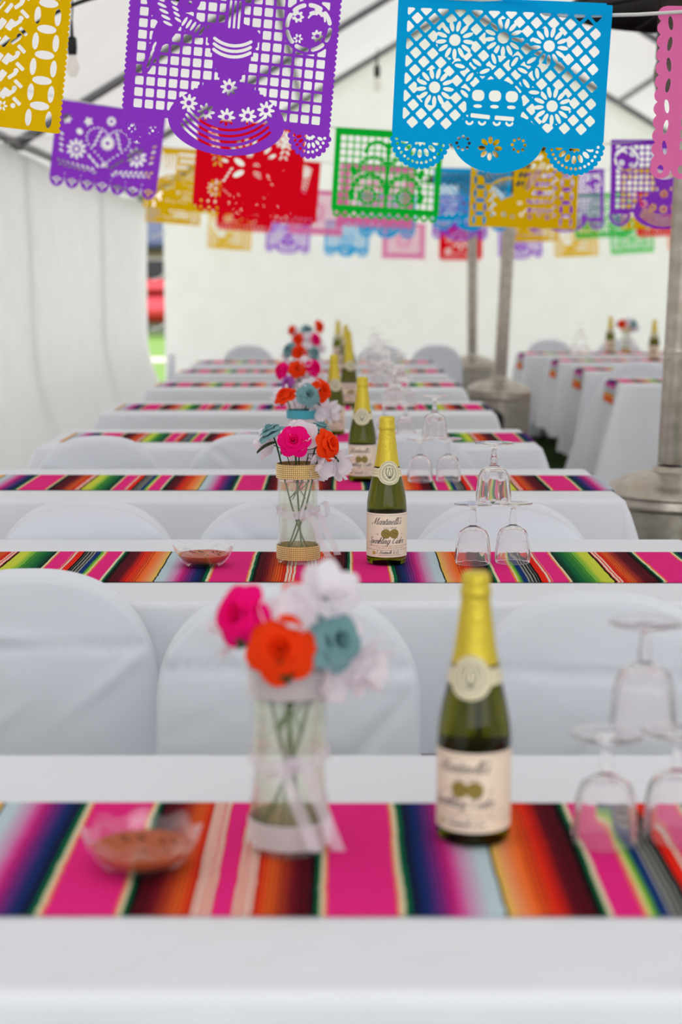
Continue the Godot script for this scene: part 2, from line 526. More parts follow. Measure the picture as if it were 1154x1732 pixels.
# the striped runner: half of the sequence from the middle outwards, mirrored
func runner_material() -> void:
	var col := {
		"pink": Color(0.96, 0.17, 0.54), "white": Color(0.93, 0.86, 0.80), "red": Color(0.96, 0.15, 0.09), "orange": Color(1.0, 0.42, 0.15), "maroon": Color(0.46, 0.07, 0.14), "black": Color(0.07, 0.05, 0.06),
		"green": Color(0.0, 0.40, 0.25), "cream": Color(0.93, 0.86, 0.72), "orng": Color(0.98, 0.50, 0.25), "navy": Color(0.08, 0.09, 0.20), "blue": Color(0.07, 0.20, 0.45), "purple": Color(0.45, 0.20, 0.55), "magenta": Color(0.85, 0.13, 0.52),
		"lpink": Color(0.86, 0.52, 0.72), "lblue": Color(0.78, 0.86, 0.89), "yellow": Color(0.95, 0.80, 0.38), "peach": Color(0.98, 0.62, 0.42), "grey": Color(0.42, 0.43, 0.42), "lgreen": Color(0.35, 0.68, 0.24), "lemon": Color(0.84, 0.87, 0.28), "dgreen": Color(0.02, 0.18, 0.12),
	}
	# name, width (1/893 m), 1 = blend on towards the next, 2 = fine lines
	var seq := [
		["pink", 7.5, 0], ["white", 18, 3], ["red", 13, 1], ["orange", 24, 1], ["maroon", 14, 4], ["black", 5, 0], ["green", 4, 0], ["cream", 4, 0], ["orng", 2.5, 0],
		["pink", 61, 0], ["orng", 2.5, 0], ["cream", 4.5, 0], ["green", 6, 0], ["navy", 12, 1], ["blue", 11, 1], ["purple", 14, 1], ["magenta", 12, 1], ["lpink", 18, 1], ["lblue", 12, 0], ["black", 3, 0],
		["yellow", 12, 1], ["peach", 15, 1], ["orange", 20, 1], ["red", 12, 1], ["maroon", 17, 4], ["black", 6, 0], ["green", 4, 0], ["cream", 5, 0],
		["pink", 26, 0], ["orng", 3, 0], ["cream", 3, 0], ["lemon", 5, 1], ["lgreen", 4, 1], ["blue", 7, 0], ["grey", 19, 2], ["black", 4, 0], ["red", 9, 0], ["white", 9, 3],
		["pink", 26, 0], ["orng", 3, 0], ["cream", 4, 0], ["dgreen", 13, 1], ["green", 26, 1], ["lgreen", 14, 1], ["lemon", 17, 0], ["black", 4, 0],
		["white", 14, 3], ["red", 12, 1], ["orange", 22, 1], ["maroon", 21, 4], ["black", 7, 0], ["green", 3, 0], ["cream", 4, 0], ["orng", 3, 0],
		["pink", 63, 0], ["orng", 2, 0], ["cream", 5, 0], ["green", 6, 0], ["navy", 12, 1], ["blue", 10, 1], ["purple", 14, 1], ["magenta", 12, 1], ["lpink", 19, 1], ["lblue", 11, 0], ["black", 3, 0], ["yellow", 14, 1], ["peach", 14, 1], ["orange", 24, 0],
	]
	var half := 1024
	var line: Array[Color] = []
	line.resize(half)
	var per := 830.0 / half
	var x := 0.0
	var k := 0
	for p in half:
		var u := p * per
		while k < seq.size() - 1 and u >= x + seq[k][1]:
			x += seq[k][1]
			k += 1
		var c: Color = col[seq[k][0]]
		var f: float = clampf((u - x) / seq[k][1], 0, 1)
		var stripe := fposmod(u, 4.4) < 1.3
		if seq[k][2] == 1:
			var nx: Color = col[seq[k + 1][0]]
			c = c.lerp(nx, f)
			if stripe:
				c = c.lerp(Color(0.10, 0.02, 0.06) if seq[k][0] in ["red", "orange", "maroon", "navy", "dgreen", "green", "blue", "purple"] else nx, 0.36)
		elif seq[k][2] == 4:
			c = c.lerp(Color(0.06, 0.01, 0.04), 0.75 if stripe else 0.25 * f)
		elif seq[k][2] == 2:
			c = Color(0.08, 0.08, 0.09) if fposmod(u, 6.0) < 3.0 else Color(0.62, 0.62, 0.60)
		elif seq[k][2] == 3:
			c = col.red if fposmod(u - x, 6.0) < 2.2 else col.white
		line[p] = c
	var w := 2048
	var h := 96
	var data := PackedByteArray()
	data.resize(w * h * 3)
	var hgt := PackedByteArray()
	hgt.resize(w * h)
	var n := FastNoiseLite.new()
	n.seed = 5
	n.frequency = 0.02
	for y in h:
		for xx in w:
			var wob := n.get_noise_2d(xx * 0.25, y * 0.9) * 2.2
			var p := clampi(int(absf(xx + wob - 1024.0)), 0, half - 1)
			var c := line[p]
			var thread := 1.0 - 0.10 * float((xx * 7 + y * 13) % 5 == 0) - 0.06 * float(y % 2)
			var q := (y * w + xx) * 3
			data[q] = int(clampf(c.r * thread, 0, 1) * 255)
			data[q + 1] = int(clampf(c.g * thread, 0, 1) * 255)
			data[q + 2] = int(clampf(c.b * thread, 0, 1) * 255)
			hgt[y * w + xx] = int(127 + 110 * sin(xx * 0.9 + wob)) 
	var im := Image.create_from_data(w, h, false, Image.FORMAT_RGB8, data)
	var hi := Image.create_from_data(w, h, false, Image.FORMAT_L8, hgt)
	var m := mat(Color(1, 1, 1), 0.9)
	m.albedo_texture = ImageTexture.create_from_image(im)
	m.heightmap_enabled = true
	m.heightmap_texture = ImageTexture.create_from_image(hi)
	m.heightmap_scale = 0.06
	m.metallic_specular = 0.15
	M.runner = m


# ------------------------------------------------------------------ cut paper: a field on a grid, positive where there is paper
const FW := 212
const FH := 180
const CELL := 0.5     # of 100 units across
var field := PackedFloat32Array()

func f_new() -> void:
	field.resize(FW * FH)
	field.fill(-3.0)

func f_paint(cx: float, cy: float, ext: float, add: bool, fn: Callable) -> void:
	var x0 := maxi(0, int((cx - ext + 3.0) / CELL))
	var x1 := mini(FW - 1, int((cx + ext + 3.0) / CELL) + 1)
	var y0 := maxi(0, int((cy - ext + 3.0) / CELL))
	var y1 := mini(FH - 1, int((cy + ext + 3.0) / CELL) + 1)
	for j in range(y0, y1 + 1):
		for i in range(x0, x1 + 1):
			var d: float = fn.call(i * CELL - 3.0 - cx, j * CELL - 3.0 - cy)
			var k := j * FW + i
			field[k] = maxf(field[k], d) if add else minf(field[k], -d)

func ell(cx: float, cy: float, rx: float, ry: float, rot := 0.0, add := false) -> void:
	var c := cos(rot)
	var s := sin(rot)
	var m := minf(rx, ry)
	f_paint(cx, cy, maxf(rx, ry) + 1.2, add, func(x: float, y: float) -> float:
		var a := (x * c + y * s) / rx
		var b := (y * c - x * s) / ry
		return (1.0 - sqrt(a * a + b * b)) * m)

func rect(cx: float, cy: float, hx: float, hy: float, rot := 0.0, add := false, rad := 0.3) -> void:
	var c := cos(rot)
	var s := sin(rot)
	f_paint(cx, cy, Vector2(hx, hy).length() + 1.2, add, func(x: float, y: float) -> float:
		var a := absf(x * c + y * s) - hx + rad
		var b := absf(y * c - x * s) - hy + rad
		return rad - (Vector2(maxf(a, 0), maxf(b, 0)).length() + minf(maxf(a, b), 0.0)))

func arc(cx: float, cy: float, r: float, w: float, a0: float, a1: float, add := false) -> void:
	var mid := (a0 + a1) / 2
	var half := (a1 - a0) / 2
	f_paint(cx, cy, r + w + 1.2, add, func(x: float, y: float) -> float:
		var rr := sqrt(x * x + y * y)
		var da := absf(wrapf(atan2(y, x) - mid, -PI, PI))
		if da > half:
			var e := mid + half * signf(wrapf(atan2(y, x) - mid, -PI, PI))
			return w - Vector2(x - cos(e) * r, y - sin(e) * r).length()
		return w - absf(rr - r))

func petals(cx: float, cy: float, r0: float, r1: float, count: int, w: float, a0 := 0.0, sweep := TAU) -> void:
	for k in count:
		var a := a0 + sweep * k / (count if sweep > 6.2 else count - 1)
		ell(cx + cos(a) * (r0 + r1) / 2, cy + sin(a) * (r0 + r1) / 2, (r1 - r0) / 2, w, a)

func dots(pts: Array, r: float) -> void:
	for p in pts:
		ell(p[0], p[1], r, r)

func squares(u0: float, u1: float, v0: float, v1: float, pitch: float, hole: float) -> void:
	var nu := int(round((u1 - u0) / pitch))
	var nv := int(round((v1 - v0) / pitch))
	for a in nu:
		for b in nv:
			rect(u0 + (u1 - u0) * (a + 0.5) / nu, v0 + (v1 - v0) * (b + 0.5) / nv, hole / 2, hole / 2, 0.0, false, 0.5)

func diamonds(u0: float, u1: float, v0: float, v1: float, pitch: float, hole: float) -> void:
	var a := 0
	var v := v0
	while v <= v1:
		var u := u0 + (pitch / 2 if a % 2 else 0.0)
		while u <= u1:
			rect(u, v, hole / 2, hole / 2, PI / 4, false, 0.4)
			u += pitch
		v += pitch / 2
		a += 1

func sheet(vb: float, scallop: float) -> void:
	f_new()
	rect(50, vb / 2, 49.2, vb / 2, 0.0, true, 0.6)
	if scallop > 0.0:
		var n := int(vb / (scallop * 2.0))
		for k in n:
			for u in [1.2, 98.8]:
				ell(u, vb * (k + 0.5) / n, scallop * 1.15, scallop, 0.0, true)

func lobe(cx: float, cy: float, r: float, ry: float) -> void:
	ell(cx, cy, r, ry, 0.0, true)
	var n := int(PI * r / 2.6)
	for k in n:
		var a := PI * (k + 0.5) / n
		ell(cx + cos(a) * r, cy + sin(a) * ry, 1.3, 1.3, 0.0, true)
		ell(cx + cos(a) * (r - 2.0), cy + sin(a) * (ry - 2.0), 0.75, 0.75)
	petals(cx, cy, r * 0.42, r * 0.72, 7, r * 0.085, PI * 0.1, PI * 0.8)
	petals(cx, cy, r * 0.12, r * 0.32, 5, r * 0.06, PI * 0.15, PI * 0.7)

func cut(called: String) -> void:
	match called:
		"cake":
			sheet(66, 1.3)
			lobe(9.5, 67, 9.5, 10.5)
			lobe(90.5, 67, 9.5, 10.5)
			squares(4.5, 95.5, 4.5, 63, 5.35, 4.0)
			# hanging basket, pedestal and cake bowl
			rect(50, 12, 4.5, 12, 0, true)
			ell(50, 24.5, 13, 6, 0, true)
			for s in 10:
				var f := s / 9.0
				rect(50, 28 + f * 20, lerpf(12, 4, f), 1.4, 0, true)
			for s in 12:
				var f := s / 11.0
				rect(50, 47 + f * 18, lerpf(7, 27, pow(f, 0.55)), 1.0, 0, true)
			ell(50, 65, 28, 16, 0, true)
			for s in [-2.2, 0.0, 2.2]:
				rect(50 + s, 15, 0.55, 6.5)
			for s in 3:
				arc(50, 14 + s * 2.6, 15.5, 0.75, PI * 0.31, PI * 0.69)
			petals(50, 49, 1.0, 4.2, 8, 0.75)
			for p in [[31.5, 58], [40, 61.5], [50, 63], [60, 61.5], [68.5, 58]]:
				petals(p[0], p[1], 1.0, 4.3, 8, 0.75)
			for s in 4:
				arc(50, 44.0 + s * 1.4, 25 + s * 1.4, 0.6, PI * 0.24, PI * 0.76)
			# a dove on the left, a rosette on the right
			ell(19, 23, 12, 5.0, -1.05, true)
			ell(13, 35, 6.5, 3.0, -1.1, true)
			ell(10.5, 42, 5, 2.2, -1.25, true)
			ell(28, 12, 5.5, 4.0, -0.5, true)
			ell(34, 9.5, 3.0, 1.0, -0.2, true)
			ell(14, 12, 11, 6.0, 1.25, true)
			ell(30, 22, 8, 4.0, 0.55, true)
			for q in 7:
				ell(12.0 + q * 1.1, 6 + q * 2.7, 2.5, 0.7, 0.35)
				ell(18.5 + q * 0.8, 5 + q * 2.5, 1.9, 0.65, 0.5)
			for q in 5:
				ell(26.5 + q * 2.1, 20.5 + q * 0.9, 0.7, 2.6, 0.5)
			ell(28.5, 11.5, 0.8, 0.8)
			for q in 4:
				ell(11 + q * 0.7, 42 - q * 3.0, 0.6, 2.0, 0.4)
			ell(85.5, 17.5, 12.5, 12.5, 0, true)
			for q in 8:
				arc(85.5, 17.5, 10.3, 1.0, q * TAU / 8, q * TAU / 8 + 0.5)
			petals(80, 13, 0.9, 3.0, 7, 0.7)
			petals(90, 21, 0.9, 3.0, 7, 0.7)
			petals(81, 23, 0.6, 2.4, 6, 0.55)
			for q in 3:
				arc(88, 14, 3.0 + q * 1.0, 0.45, PI * (1.1 + q * 0.2), PI * (1.6 + q * 0.2))
		"skull":
			sheet(64.5, 1.3)
			lobe(13, 65, 13.5, 14)
			lobe(87, 65, 13.5, 14)
			ell(50, 64, 22, 16.5, 0, true)
			diamonds(4.6, 96, 5.5, 62, 8.1, 4.1)
			rect(50, 2, 48, 2.8, 0, true)
			for s in [1.5, 98.5]:
				rect(s, 32, 2.4, 32, 0, true)
			for p in [[27, 19], [50, 17], [72, 20], [18.5, 41.5], [75, 48]]:
				ell(p[0], p[1], 8.6, 8.6, 0, true)
				ell(p[0], p[1], 2.7, 2.7)
				petals(p[0], p[1], 4.0, 9.2, 13, 1.0, 0.1)
			for p in [[38, 29, 0.6], [42, 33, -0.4], [46, 27, 1.2], [56, 28, -1.0], [60, 32, 0.4], [64, 27, -0.6], [62, 38, 0.9], [67, 33, 1.4], [35, 36, -0.9], [30, 31, 0.2], [66, 42, 0.0], [33, 44, 0.7]]:
				ell(p[0], p[1], 3.4, 2.2, p[2], true)
				ell(p[0], p[1], 2.6, 0.95, p[2])
			ell(47.5, 49, 13.5, 12.5, 0, true)
			ell(49, 64, 22, 12, 0, true)
			rect(50, 66, 46, 1.4, 0, true)
			for u in [39.5, 47.5, 55.5]:
				rect(u, 44.5, 2.9, 2.6, 0, false, 2.2)
				ell(u, 49.5, 2.1, 0.85)
			rect(41, 54.2, 4.6, 1.0, 0.08)
			rect(52.5, 54.8, 4.6, 1.0, 0.04)
			for u in [36, 42, 49, 55]:
				arc(u, 56.5, 1.5, 0.55, 0.3, PI - 0.3)
			petals(46.5, 69, 2.0, 5.8, 8, 1.1)
			for c in [33.5, 60]:
				for q in 8:
					ell(c + cos(q * TAU / 8) * 3.0, 67 + sin(q * TAU / 8) * 3.0, 0.8, 0.8)
		"guitar":
			sheet(80, 1.3)
			for u in [9.5, 89.5]:
				for k in 6:
					var v := 8.0 + k * 12.0
					ell(u, v, 4.6, 2.0)
					for s in [-1, 1]:
						ell(u + s * 4.8, v + 6, 1.5, 4.0)
			for u in [21.0, 77.0]:
				for k in 8:
					var v := 8.0 + k * 8.2
					for s in [-1, 1]:
						rect(u + s * 1.6, v + (s * 1.8), 2.4, 0.9, 0.7 * s)
					ell(u, v + 4.0, 1.2, 1.2)
			# rays from the foot of the middle
			for k in 9:
				var a := -PI * 0.72 + k * 0.085
				for seg in [[14.0, 30.0], [32.0, 58.0]]:
					var m: float = (seg[0] + seg[1]) / 2
					rect(39 + cos(a) * m, 66 + sin(a) * m, (seg[1] - seg[0]) / 2, 0.5 + m * 0.018, a)
			# lattice behind and the guitar on it
			for a in 8:
				for b in 8:
					var u := 44.0 + a * 4.4 + b * 0.0
					var v := 8.0 + b * 8.0
					if u < 74 and v < 68:
						rect(u + (b % 2) * 2.0, v, 1.6, 2.6, 0.55)
			rect(57, 36, 30, 4.2, -0.98, true)
			ell(44, 60, 9.5, 8, -0.98, true)
			ell(51, 48, 7, 5.5, -0.98, true)
			for k in 3:
				rect(59 + (k - 1) * 1.6, 33 + (k - 1) * 1.0, 15, 0.4, -0.98)
			ell(46, 57, 2.6, 2.6)
			for k in 6:
				petals(32 + k * 8, 68 + (k % 2) * 2.0, 0.6, 2.6, 6, 0.55)
		"doves":
			sheet(78, 1.2)
			petals(50, 42, 20, 28, 10, 1.7, PI * 1.08, PI * 0.84)
			petals(50, 42, 5, 16, 6, 2.6, PI * 0.5)
			ell(50, 42, 1.8, 1.8)
			petals(50, 29, 0.8, 3.4, 7, 0.7)
			for s in [0, 1]:
				for q in 7:
					var u := 15.0 + q * 1.0
					var v := 10.0 + q * 5.0
					for z in [-1, 1]:
						var uu: float = u + z * 2.4
						ell(100 - uu if s else uu, v, 2.5, 1.0, (0.9 if z > 0 else -0.9 + PI) * (-1.0 if s else 1.0))
				var c := 79.0 if s else 21.0
				petals(c, 13 if s else 62, 3.2, 8.6, 12, 1.05)
				ell(c, 13 if s else 62, 2.2, 2.2)
				for q in 6:
					ell((100 - 30 - q * 4.0) if s else 30 + q * 4.0, 64 + 4 * sin(q * 0.9), 2.0, 0.9, 0.6)
				for q in 4:
					ell(72 - q * 2.0 if s else 28 + q * 2.0, 54 - q * 3.5, 1.9, 1.0, 0.7 * (1 if s else -1))
			for q in 14:
				ell(8 + q * 6.5, 74, 1.2, 1.6)
			for q in 12:
				ell(8 + q * 7.6, 79, 4.2, 4.0, 0, true)
				ell(8 + q * 7.6, 79.6, 1.4, 1.4)
		"palm":
			sheet(74, 1.1)
			squares(5, 95, 6, 70, 6.6, 5.2)
			for s in [-1.0, 1.0]:
				arc(50 + s * 13, 38, 13, 1.8, PI * 1.0, TAU, true)
				arc(50 + s * 16, 56, 15, 2.0, PI * 1.0, TAU, true)
				arc(50 + s * 10, 22, 11, 1.6, PI * 1.05, TAU * 0.98, true)
				ell(50 + s * 31, 38, 3, 5, s * 0.4, true)
				ell(50 + s * 32, 60, 3, 5, s * 0.3, true)
				ell(50 + s * 17, 60, 8.5, 8, 0, true)
				petals(50 + s * 17, 60, 2.0, 6.6, 9, 0.9)
				ell(50 + s * 17, 60, 1.2, 1.2)
				for q in 9:
					var a := PI + PI * (q + 0.5) / 9
					ell(50 + s * 13 + cos(a) * 13, 38 + sin(a) * 13, 0.6, 0.6)
					ell(50 + s * 16 + cos(a) * 15, 56 + sin(a) * 15, 0.6, 0.6)
			rect(50, 44, 1.6, 27, 0, true)
			ell(50, 14, 4, 3, 0, true)
			for q in 12:
				ell(5.5 + q * 8.1, 75.5, 4.0, 5.2, 0, true)
				rect(5.5 + q * 8.1, 76.5, 1.5, 1.5, PI / 4)
		"heart":
			sheet(68, 1.3)
			for q in 40:
				var t := TAU * q / 40
				var hx := 16.0 * pow(sin(t), 3)
				var hy := -(13.0 * cos(t) - 5 * cos(2 * t) - 2 * cos(3 * t) - cos(4 * t))
				ell(50 + hx * 1.25, 34 + hy * 1.15, 0.95, 0.95)
			petals(50, 33, 1.6, 7.2, 12, 1.0)
			petals(51, 13, 1.4, 4.6, 9, 0.9)
			for s in [0, 1]:
				var m := func(u: float) -> float: return 100.0 - u if s else u
				var sg := -1.0 if s else 1.0
				petals(m.call(22), 42, 3.4, 9.4, 10, 1.5, 0.15)
				ell(m.call(22), 42, 2.0, 2.0)
				petals(m.call(30), 16, 0.6, 4.2, 5, 1.2, 0.4)
				petals(m.call(10), 16, 0.6, 4.8, 7, 1.0)
				ell(m.call(23), 26, 3.2, 2.6, sg * 0.6)
				for q in 4:
					ell(m.call(38 + q * 1.4), 36 - q * 4.0, 2.4, 0.9, sg * -0.7)
					ell(m.call(7 + q * 0.4), 30 + q * 5.0, 2.2, 1.0, sg * 0.5)
				for q in 8:
					ell(m.call(7 + q * 4.6), 54 + q * 0.55, 2.3, 0.9, sg * 0.75)
					ell(m.call(9 + q * 4.6), 57.5 + q * 0.5, 2.3, 0.9, sg * -0.5)
				for q in 3:
					ell(m.call(35 + q * 4), 47 + q * 3.5, 2.6, 1.1, sg * 0.9)
			petals(50, 55, 1, 4, 5, 1.1, PI * 1.1, PI * 0.8)
			for q in 30:
				ell(4 + q * 3.17, 65.5, 0.75, 0.75)
			for q in 7:
				var u := 7.0 + q * 14.33
				ell(u, 69, 6.9, 9.0, 0, true)
				ell(u, 74, 1.0, 2.2)
				ell(u - 2.6, 71.4, 2.3, 0.95, 0.5)
				ell(u + 2.6, 71.4, 2.3, 0.95, -0.5)
				ell(u, 69.6, 2.4, 0.8)
		"grid":
			f_new()
			rect(50, 38, 46, 38, 0, true)
			for q in 12:
				for u in [4.0, 96.0]:
					ell(u, 4 + q * 6.3, 3.8, 3.7, 0, true)
			for q in 10:
				ell(5 + q * 10, 76, 5.0, 5.0, 0, true)
				ell(5 + q * 10, 76.5, 1.5, 2.0)
			for q in 7:
				for u in [6.5, 93.5]:
					ell(u, 8 + q * 9.7, 1.1, 3.4, 0.15 * (1 if q % 2 else -1))
			squares(13, 87, 7, 68, 5.6, 4.1)
			ell(50, 38, 17, 17, 0, true)
			petals(50, 38, 3, 9, 10, 1.3)
			petals(50, 38, 10.5, 15.5, 16, 1.1)

var paper_meshes := {}
func paper(called: String) -> ArrayMesh:
	if paper_meshes.has(called):
		return paper_meshes[called]
	cut(called)
	var v := PackedVector3Array()
	var n := PackedVector3Array()
	var k := 0.004      # metres per unit
	var place := func(u: float, w: float) -> Vector3:
		return Vector3((u - 50.0) * k, -w * k, 0.0)
	var add := func(poly: Array) -> void:
		for q in range(1, poly.size() - 1):
			for p in [poly[0], poly[q], poly[q + 1]]:
				v.append(Vector3((p.x - 50.0) * k, -p.y * k, 0.0))
	for j in FH - 1:
		var run := -1
		for i in FW:
			var full := false
			var a := -1.0
			var b := -1.0
			var c := -1.0
			var d := -1.0
			if i < FW - 1:
				a = field[j * FW + i]
				b = field[j * FW + i + 1]
				c = field[(j + 1) * FW + i + 1]
				d = field[(j + 1) * FW + i]
				full = a > 0 and b > 0 and c > 0 and d > 0
			if full:
				if run < 0:
					run = i
				if i - run < 7:
					continue
				add.call([_uv(run, j), _uv(i + 1, j), _uv(i + 1, j + 1), _uv(run, j + 1)])
				run = -1
				continue
			if run >= 0:
				add.call([_uv(run, j), _uv(i, j), _uv(i, j + 1), _uv(run, j + 1)])
				run = -1
			if a <= 0 and b <= 0 and c <= 0 and d <= 0:
				continue
			var cs := [_uv(i, j), _uv(i + 1, j), _uv(i + 1, j + 1), _uv(i, j + 1)]
			var fs := [a, b, c, d]
			var poly := []
			for q in 4:
				var r := (q + 1) % 4
				if fs[q] > 0:
					poly.append(cs[q])
				if (fs[q] > 0) != (fs[r] > 0):
					poly.append(cs[q].lerp(cs[r], clampf(fs[q] / (fs[q] - fs[r]), 0.02, 0.98)))
			if poly.size() >= 3:
				add.call(poly)
	n.resize(v.size())
	for q in v.size():
		var p := v[q]
		p.z = 0.005 * sin(p.x * 17.0 + 0.6) * clampf(-p.y * 6.0, 0.0, 1.0) + 0.003 * sin(p.y * 21.0 + p.x * 9.0)
		v[q] = p
		n[q] = Vector3(-0.085 * cos(p.x * 17.0 + 0.6) * clampf(-p.y * 6.0, 0.0, 1.0), -0.06 * cos(p.y * 21.0 + p.x * 9.0), 1.0).normalized()
	var arr := []
	arr.resize(Mesh.ARRAY_MAX)
	arr[Mesh.ARRAY_VERTEX] = v
	arr[Mesh.ARRAY_NORMAL] = n
	var m := ArrayMesh.new()
	m.add_surface_from_arrays(Mesh.PRIMITIVE_TRIANGLES, arr)
	paper_meshes[called] = m
	return m

func _uv(i: int, j: int) -> Vector2:
	return Vector2(i * CELL - 3.0, j * CELL - 3.0)


# ------------------------------------------------------------------ linens
func cloth_mesh(x0: float, x1: float, z0: float, z1: float, top: float, hem: float, fold: float, seed_: int) -> ArrayMesh:
	var mb := MB.new()
	var b := 0.014
	var gx := 48
	var gz := 18
	var rows := []
	for j in gz + 1:
		var row := PackedVector3Array()
		for i in gx + 1:
			var p := Vector3(lerpf(x0 + b, x1 - b, float(i) / gx), top, lerpf(z1 - b, z0 + b, float(j) / gz))
			var edge := minf(minf(i, gx - i), minf(j, gz - j))
			if edge > 0:
				p.y -= 0.0012 * (1.0 + noise3(p + Vector3(seed_, 0, 0), 0.02))
			row.append(p)
		rows.append(row)
	mb.grid(rows, false, true)
	# around the edge: base points on the rectangle, with turned normals at the corners
	var base := []
	var cs := [Vector3(x0 + b, top, z1 - b), Vector3(x1 - b, top, z1 - b), Vector3(x1 - b, top, z0 + b), Vector3(x0 + b, top, z0 + b)]
	for s in 4:
		var p: Vector3 = cs[s]
		var q: Vector3 = cs[(s + 1) % 4]
		var a := PI / 2 - s * PI / 2
		var cnt := 60 if s % 2 == 0 else 28
		for k in cnt + 1:
			base.append([p.lerp(q, float(k) / cnt), a, 0.0])
		for k in range(1, 9):
			base.append([q, a - PI / 2 * k / 9.0, 1.0 - absf(k / 4.5 - 1.0)])
	var out := []
	for r in 4:
		var g := PI / 2 * r / 3.0
		var row := PackedVector3Array()
		for e in base:
			row.append(e[0] + Vector3(cos(e[1]), 0, sin(e[1])) * b * sin(g) - Vector3(0, b * (1.0 - cos(g)), 0))
		out.append(row)
	var n := base.size()
	var drop := top - b - hem
	for r in range(1, 15):
		var f := r / 14.0
		var row := PackedVector3Array()
		for k in n:
			var e: Array = base[k]
			var dir := Vector3(cos(e[1]), 0, sin(e[1]))
			var arcpos: float = e[0].x * 1.0 + e[0].z * 1.3
			var wave := sin(arcpos * 17.0 + seed_) * 0.5 + sin(arcpos * 31.0 + seed_ * 2.3) * 0.3 + noise.get_noise_2d(arcpos * 220.0, seed_ * 50.0) * 0.7
			var off: float = b + fold * f * (0.35 + wave * 0.6) + 0.01 * f
			off += e[2] * (0.02 + fold * 1.3) * pow(f, 0.8)
			# near a corner the cloth hangs out in a cone
			var near := 1e9
			for c in cs:
				near = minf(near, Vector2(e[0].x - c.x, e[0].z - c.z).length())
			off += fold * 1.1 * exp(-near * 7.0) * pow(f, 0.7)
			row.append(e[0] + dir * off - Vector3(0, b + drop * f + 0.004 * wave * f * f, 0))
		out.append(row)
	mb.grid(out, true, true)
	return mb.mesh()

func runner_mesh(x0: float, x1: float, xc: float, zc: float, top: float, width: float, skew: float, long := 0.885) -> ArrayMesh:
	var mb := MB.new()
	var cols := 72
	var rows := []
	var under := []
	var uvs := []
	for j in 7:
		var row := PackedVector3Array()
		var low := PackedVector3Array()
		var uv := PackedVector2Array()
		for i in cols + 1:
			var s := lerpf(-long, long, float(i) / cols)
			var x := xc + s
			var z := zc + (float(j) / 6.0 - 0.5) * width + skew * s + 0.004 * noise.get_noise_2d(s * 140.0, zc * 90.0)
			var y := top + 0.0028 + 0.0010 * noise.get_noise_2d(s * 300.0 + zc * 70.0, j * 20.0)
			var lo := y - 0.0022
			var nx := 0.0
			if x > x1 - 0.012:
				var over := x - (x1 - 0.012)
				x = x1 - 0.012 + minf(over, 0.016)
				nx = 0.0022
				y -= maxf(0.0, over - 0.008)
				x += maxf(0, over - 0.02) * 0.12
			elif x < x0 + 0.012:
				var over := (x0 + 0.012) - x
				x = x0 + 0.012 - minf(over, 0.016)
				nx = -0.0022
				y -= maxf(0.0, over - 0.008)
				x -= maxf(0, over - 0.02) * 0.12
			if nx == 0.0:
				lo = y - 0.0022
			else:
				lo = y
			row.append(Vector3(x + nx, y, z))
			low.append(Vector3(x, lo, z))
			uv.append(Vector2(0.5 + s / 1.859, float(j) / 6.0))
		rows.append(row)
		under.append(low)
		uvs.append(uv)
	var all := [under[0]]
	all.append_array(rows)
	all.append(under[6])
	var alluv := [uvs[0]]
	alluv.append_array(uvs)
	alluv.append(uvs[6])
	mb.grid(all, false, false, alluv)
	return mb.mesh()

